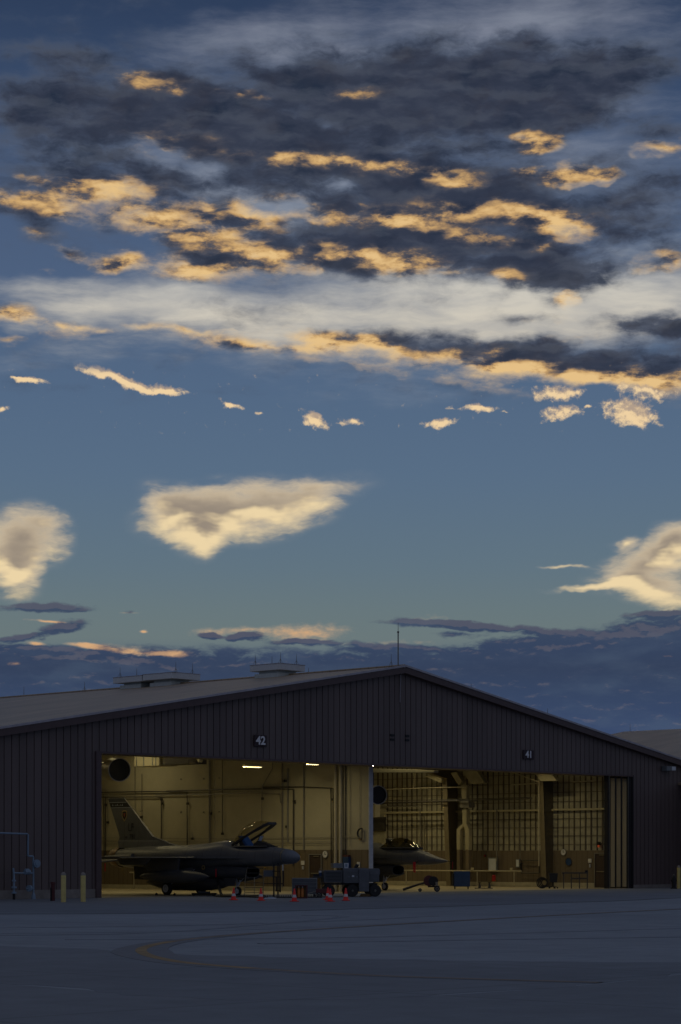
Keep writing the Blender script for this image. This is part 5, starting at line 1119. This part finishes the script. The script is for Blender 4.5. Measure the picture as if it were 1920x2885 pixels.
b = MB(); b.box(-.34, -.05, .2, .5, q_-.02, q_+.10); b.build('tool_bag', 'black', t)
# brown and gold fire bottle cart, steel cabinet behind it
t, m2 = eq('fire_bottle_cart', 'brown and gold wheeled bottle cart behind the middle cone', 'cart', 850, 2533)
b = MB()
b.box(-.28, .27, .25, .30, .05, .64); b.build('back_panel', 'brown_gold', t); b = MB(); b.box(-.30, -.24, 0, .3, .02, .64); b.box(.22, .28, 0, .3, .02, .64); b.box(-.24, .22, 0, .3, .60, .64); b.box(-.24, .22, 0, .3, .02, .07); b.build('frame', 'oxide', t)
for xx in (-.13, .05): b = MB(); b.tube([(xx, .12, .08), (xx, .12, .42), (xx, .12, .48), (xx, .12, .53)], [.075, .075, .04, .03], 14); o = b.build('bottle', 'orange_tin', t, smooth=True); b = MB(); b.cyl((xx, .12, .53), (xx, .12, .57), .035, n=8); b.build('valve', 'chrome', o)
t, m2 = eq('tool_cabinet', 'low dark steel cabinet behind the brown bottle cart', 'cabinet', 858, 2528)
b = MB(); b.box(-.62, .62, .8, 1.4, .12, .92); b.build('cabinet', 'galv_dull', t, bevel=.02)
for k in range(4): b = MB(); b.box(-.58, .58, .78, .799, .16+k*.19, .32+k*.19); b.build('drawer', 'gse_grey', t)
for xx in (-.5, .5): b = MB(); b.cyl((xx, .85, .06), (xx, .90, .06), .06, n=10); b.build('caster', 'black', t)
t, m2 = eq('red_tow_dolly', 'low dark red dolly left of the power cart, behind the cones', 'dolly', 905, 2530)
b = MB(); b.box(-.25, .55, .5, .9, .2, .42); b.build('deck', 'oxide', t, bevel=.02); b = MB(); b.tube([(-.25, .7, .3), (-.8, .7, .12), (-.95, .7, .12)], .03, 6); b.build('tow_bar', 'pipe_grey', t)
whl(t, -.1, .5, .13, .08, 'pipe_grey'); whl(t, .4, .5, .13, .08, 'pipe_grey')
# white mat
t, m2 = eq('drip_pan', 'flat pale blue-white drip pan on the ground between two cones', 'drip pan', 763, 2533)
b = MB(); b.prism([(-.28, -.45), (.28, -.45), (.26, .45), (-.26, .45)], lambda a, c_: (a, c_, 0), lambda a, c_: (a, c_, .05)); b.build('pan', 'screen_white', t, bevel=.01); b = MB(); b.tube([(-.1, -.2, .07), (.15, .1, .07)], .02, 6); b.build('handle', 'gas_pipe', t)
# toothed drainage grate strip in front of the nose
x0, y0 = ground(738, 2530); x1, y1 = ground(908, 2530)
t = thing('parking_barrier', 'low dark toothed rubber strip lying along the ground behind the cones', 'floor strip', (x0, y0, .01), CA); L_ = math.hypot(x1-x0, y1-y0)
b = MB(); b.box(0, L_, 0, .25, 0, .05); b.build('strip', 'black', t)
b = MB()
for k in range(int(L_/.085)): b.box(k*.085, k*.085+.03, .08, .14, .05, .13)
b.build('teeth', 'black', t)
# dark cable on the ground
pts = [ground(*q)+(.03,) for q in ((600, 2524), (612, 2528), (640, 2529), (690, 2528.5), (720, 2530), (745, 2531))]
tag(MB().tube(smooth_pts([p[:2] for p in pts], 2) and [(a, c_, .035) for a, c_ in smooth_pts([p[:2] for p in pts], 2)], .03, 6).build('power_cable', 'black'), 'black cable lying on the ground from under the jet to the nose stand', 'cable')
# crew ladder hooked over the sill, and the dark service stand under the nose
t, m2 = eq('crew_ladder', 'light framed crew ladder leaning against the left bay jet\'s cockpit', 'ladder', 692, 2526)
Lx = lambda px: (px-692)*m2
Zq = lambda py: 2-(py-YH)*m2-.01
for d_ in (0, 1):
    b = MB(); o_x = 0 if d_ == 0 else Lx(744); b.tube([(o_x+Lx(705), .55, Zq(2416)), (o_x+Lx(693+2), .25, Zq(2452)), (o_x+Lx(691), .1, Zq(2480)), (o_x+Lx(690), 0, .0)], .02, 6); b.build('rail', 'conduit', t)
for k in range(7): z_ = .18+k*.24; b = MB(); b.box(Lx(691)+.01, Lx(743), .04+z_*.06, .07+z_*.06, z_, z_+.03); b.build('rung', 'pipe_dark', t)
b = MB(); b.box(Lx(690), Lx(746), -.05, .6, .0, .05); b.build('base_frame', 'black', t); b = MB(); b.cyl((Lx(717), .1, .1), (Lx(717), .1, .95), .018, n=6); b.build('brace', 'pipe_cream', t)
t, m2 = eq('service_stand', 'dark service stand with tall posts under the left bay jet\'s nose', 'stand', 785, 2528)
Lx = lambda px: (px-785)*m2
for px_, z0_, z1_, y_ in ((772, 2530, 2434, .1), (783, 2530, 2432, .5), (789, 2512, 2436, .1), (798, 2497, 2453, .3), (779, 2512, 2470, .0), (790, 2514, 2468, .0)):
    b = MB(); b.box(Lx(px_)-.035, Lx(px_)+.035, y_, y_+.07, max(0, Zq(z0_)), Zq(z1_)); b.build('post', 'black', t)
for py_, a_, c_ in ((2491, 743, 799), (2456, 768, 790), (2472, 768, 790), (2511, 776, 792)): b = MB(); b.box(Lx(a_), Lx(c_), .2, .26, Zq(py_), Zq(py_-2.5)); b.build('crossbar', 'black', t)
b = MB(); b.cyl((Lx(797), .32, Zq(2453)), (Lx(797), .32, Zq(2436)), .03, n=8); b.build('lamp_stem', 'white_paint', t)
b = MB(); b.box(Lx(742), Lx(770), .3, .8, Zq(2470), Zq(2452)); b.build('instrument_box', 'gse_grey', t, bevel=.01)
# hoses and towbar by the second jet
def floorX(px, py): return ground(px, py)
t, m2 = eq('tow_bar_cart', 'dark wheeled tow bar with red drum lying near the second jet', 'tow bar', 1232, 2513)
b = MB(); b.tube([(-1.9, -.1, .12), (-1.0, .1, .42), (-.45, .2, .55)], [.07, .06, .06], 8); b.build('bar', 'black', t); b = MB(); b.cyl((-.45, .1, .62), (-.45, .5, .62), .30, n=20); b.build('drum', 'oxide', t)
b = MB(); b.cyl((-.2, .0, .6), (-.2, .4, .6), .27, n=20); b.build('hose_reel', 'black', t); whl(t, 0, 0, .17, .12, 'pipe_grey'); whl(t, -.95, .1, .10, .08, 'pipe_grey')
b = MB(); b.box(-.08, .05, -.02, .12, .32, .55); b.build('hand_pump', 'conduit', t); b = MB(); b.box(-.5, .15, .1, .4, .25, .33); b.build('axle_frame', 'black', t)
t, m2 = eq('tool_chest', 'tall blue rolling tool chest in front of the forked duct', 'tool chest', 1302, 2506, 0)
b = MB(); b.box(-.46, .50, .2, .8, .16, 1.08); ch = b.build('chest', 'blue_paint', t, bevel=.02)
for k in range(6): b = MB(); b.box(-.42, .46, .175, .199, .20+k*.145, .32+k*.145); b.build('drawer', 'blue_paint', ch)
b = MB(); b.box(-.56, -.46, .2, .8, .2, .95); b.build('side_tray', 'black', t)
for xx in (-.4, .4):
    for yy_ in (.25, .7): b = MB(); b.cyl((xx-.02, yy_, .08), (xx+.02, yy_, .08), .08, n=12); b.box(xx-.03, xx+.03, yy_-.02, yy_+.02, .08, .16); b.build('caster', 'black', t)
t, m2 = eq('axle_jack', 'pair of low dark jacks standing by the guard rail', 'jack', 1366, 2504)
b = MB(); b.box(-.6, .5, 0, .25, 0, .05); b.build('base', 'pipe_dark', t)
for xx in (-.3, .3): b = MB(); b.tube([(xx, .12, .05), (xx, .12, .3), (xx, .12, .4)], [.09, .05, .12], 10); b.build('jack_post', 'pipe_dark', t)
t, m2 = eq('hose_bundle', 'dark coiled hose heap on the floor left of the rolling bin', 'hose', 1533, 2504)
for k in range(4): b = MB(); b.ring((.05*k-.1, .1+.04*k, .36), (.35, 1, 0), .36-.05*k, .30-.05*k, .06, 22); b.build('coil', 'black', t)
t, m2 = eq('rolling_bin', 'dark square bin on a castered base right of the coiled hoses', 'bin', 1560, 2504)
b = MB(); b.prism([(-.22, .38), (.22, .38), (.27, .95), (-.27, .95)], lambda a, z: (a, 0, z), lambda a, z: (a, .5, z)); b.build('bin', 'black', t, bevel=.02); b = MB(); b.cyl((0, .25, .12), (0, .25, .38), .05, n=8); b.build('stem', 'black', t)
b = MB()
for k in range(5): a = R(72*k); b.tube([(0, .25, .13), (.28*math.cos(a), .25+.28*math.sin(a), .08)], .025, 6); b.build('foot', 'black', t); b = MB(); b.cyl((.28*math.cos(a), .23+.28*math.sin(a), .045), (.28*math.cos(a), .27+.28*math.sin(a), .045), .045, n=8); b.build('caster', 'black', t); b = MB()
t, m2 = eq('workbench', 'dark metal workbench with uneven top in front of the blue disc', 'workbench', 1622, 2504)
b = MB(); b.box(-.80, .78, 0, .6, .92, 1.0); b.build('top', 'pipe_dark', t); b = MB(); b.box(-.25, .70, .05, .55, .58, .66); b.build('shelf', 'pipe_dark', t)
for xx in (-.75, -.28, .22, .70): b = MB(); b.box(xx, xx+.06, .03, .09, 0, .92); b.build('leg', 'pipe_dark', t)
b = MB(); b.box(.62, .78, .2, .4, 1.0, 1.12); b.build('vise', 'black', t)

# wheel chocks, drip pan and ground hose under the left jet
t, m2 = eq('jet_wheel_chock', 'low black chock against the left bay jet\'s near main wheel', 'chock', 466, 2523)
for sx in (-.52, .40): b = MB(); b.prism([(sx, 0), (sx+.14, 0), (sx+.10, .12), (sx+.04, .12)], lambda a, z: (a, -.12, z), lambda a, z: (a, .30, z)); b.build('block', 'black', t)
b = MB(); b.tube([(-.45, -.14, .03), (.47, -.14, .03)], .015, 6); b.build('rope', 'black', t)
t, m2 = eq('oil_tray', 'flat black tray on a block under the belly of the left bay jet', 'tray', 576, 2523)
b = MB(); b.prism([(-.6, -.3), (.6, -.3), (.6, .35), (-.6, .35)], lambda a, c_: (a, c_, .02), lambda a, c_: (a*1.05, c_*1.05, .12)); b.build('tray', 'black', t); b = MB(); b.box(-.3, .3, -.15, .2, .125, .2); b.build('block', 'jet_dark', t)
P_ = [ground(612, 2522)+(1.15,), ground(616, 2525)+(.5,), ground(626, 2527.5)+(.05,), ground(655, 2528.5)+(.05,), ground(688, 2528)+(.05,)]
tag(MB().tube(P_, .07, 10).build('air_hose_duct', 'black', smooth=True), 'thick black ground hose curving up to the left bay jet\'s belly', 'hose')
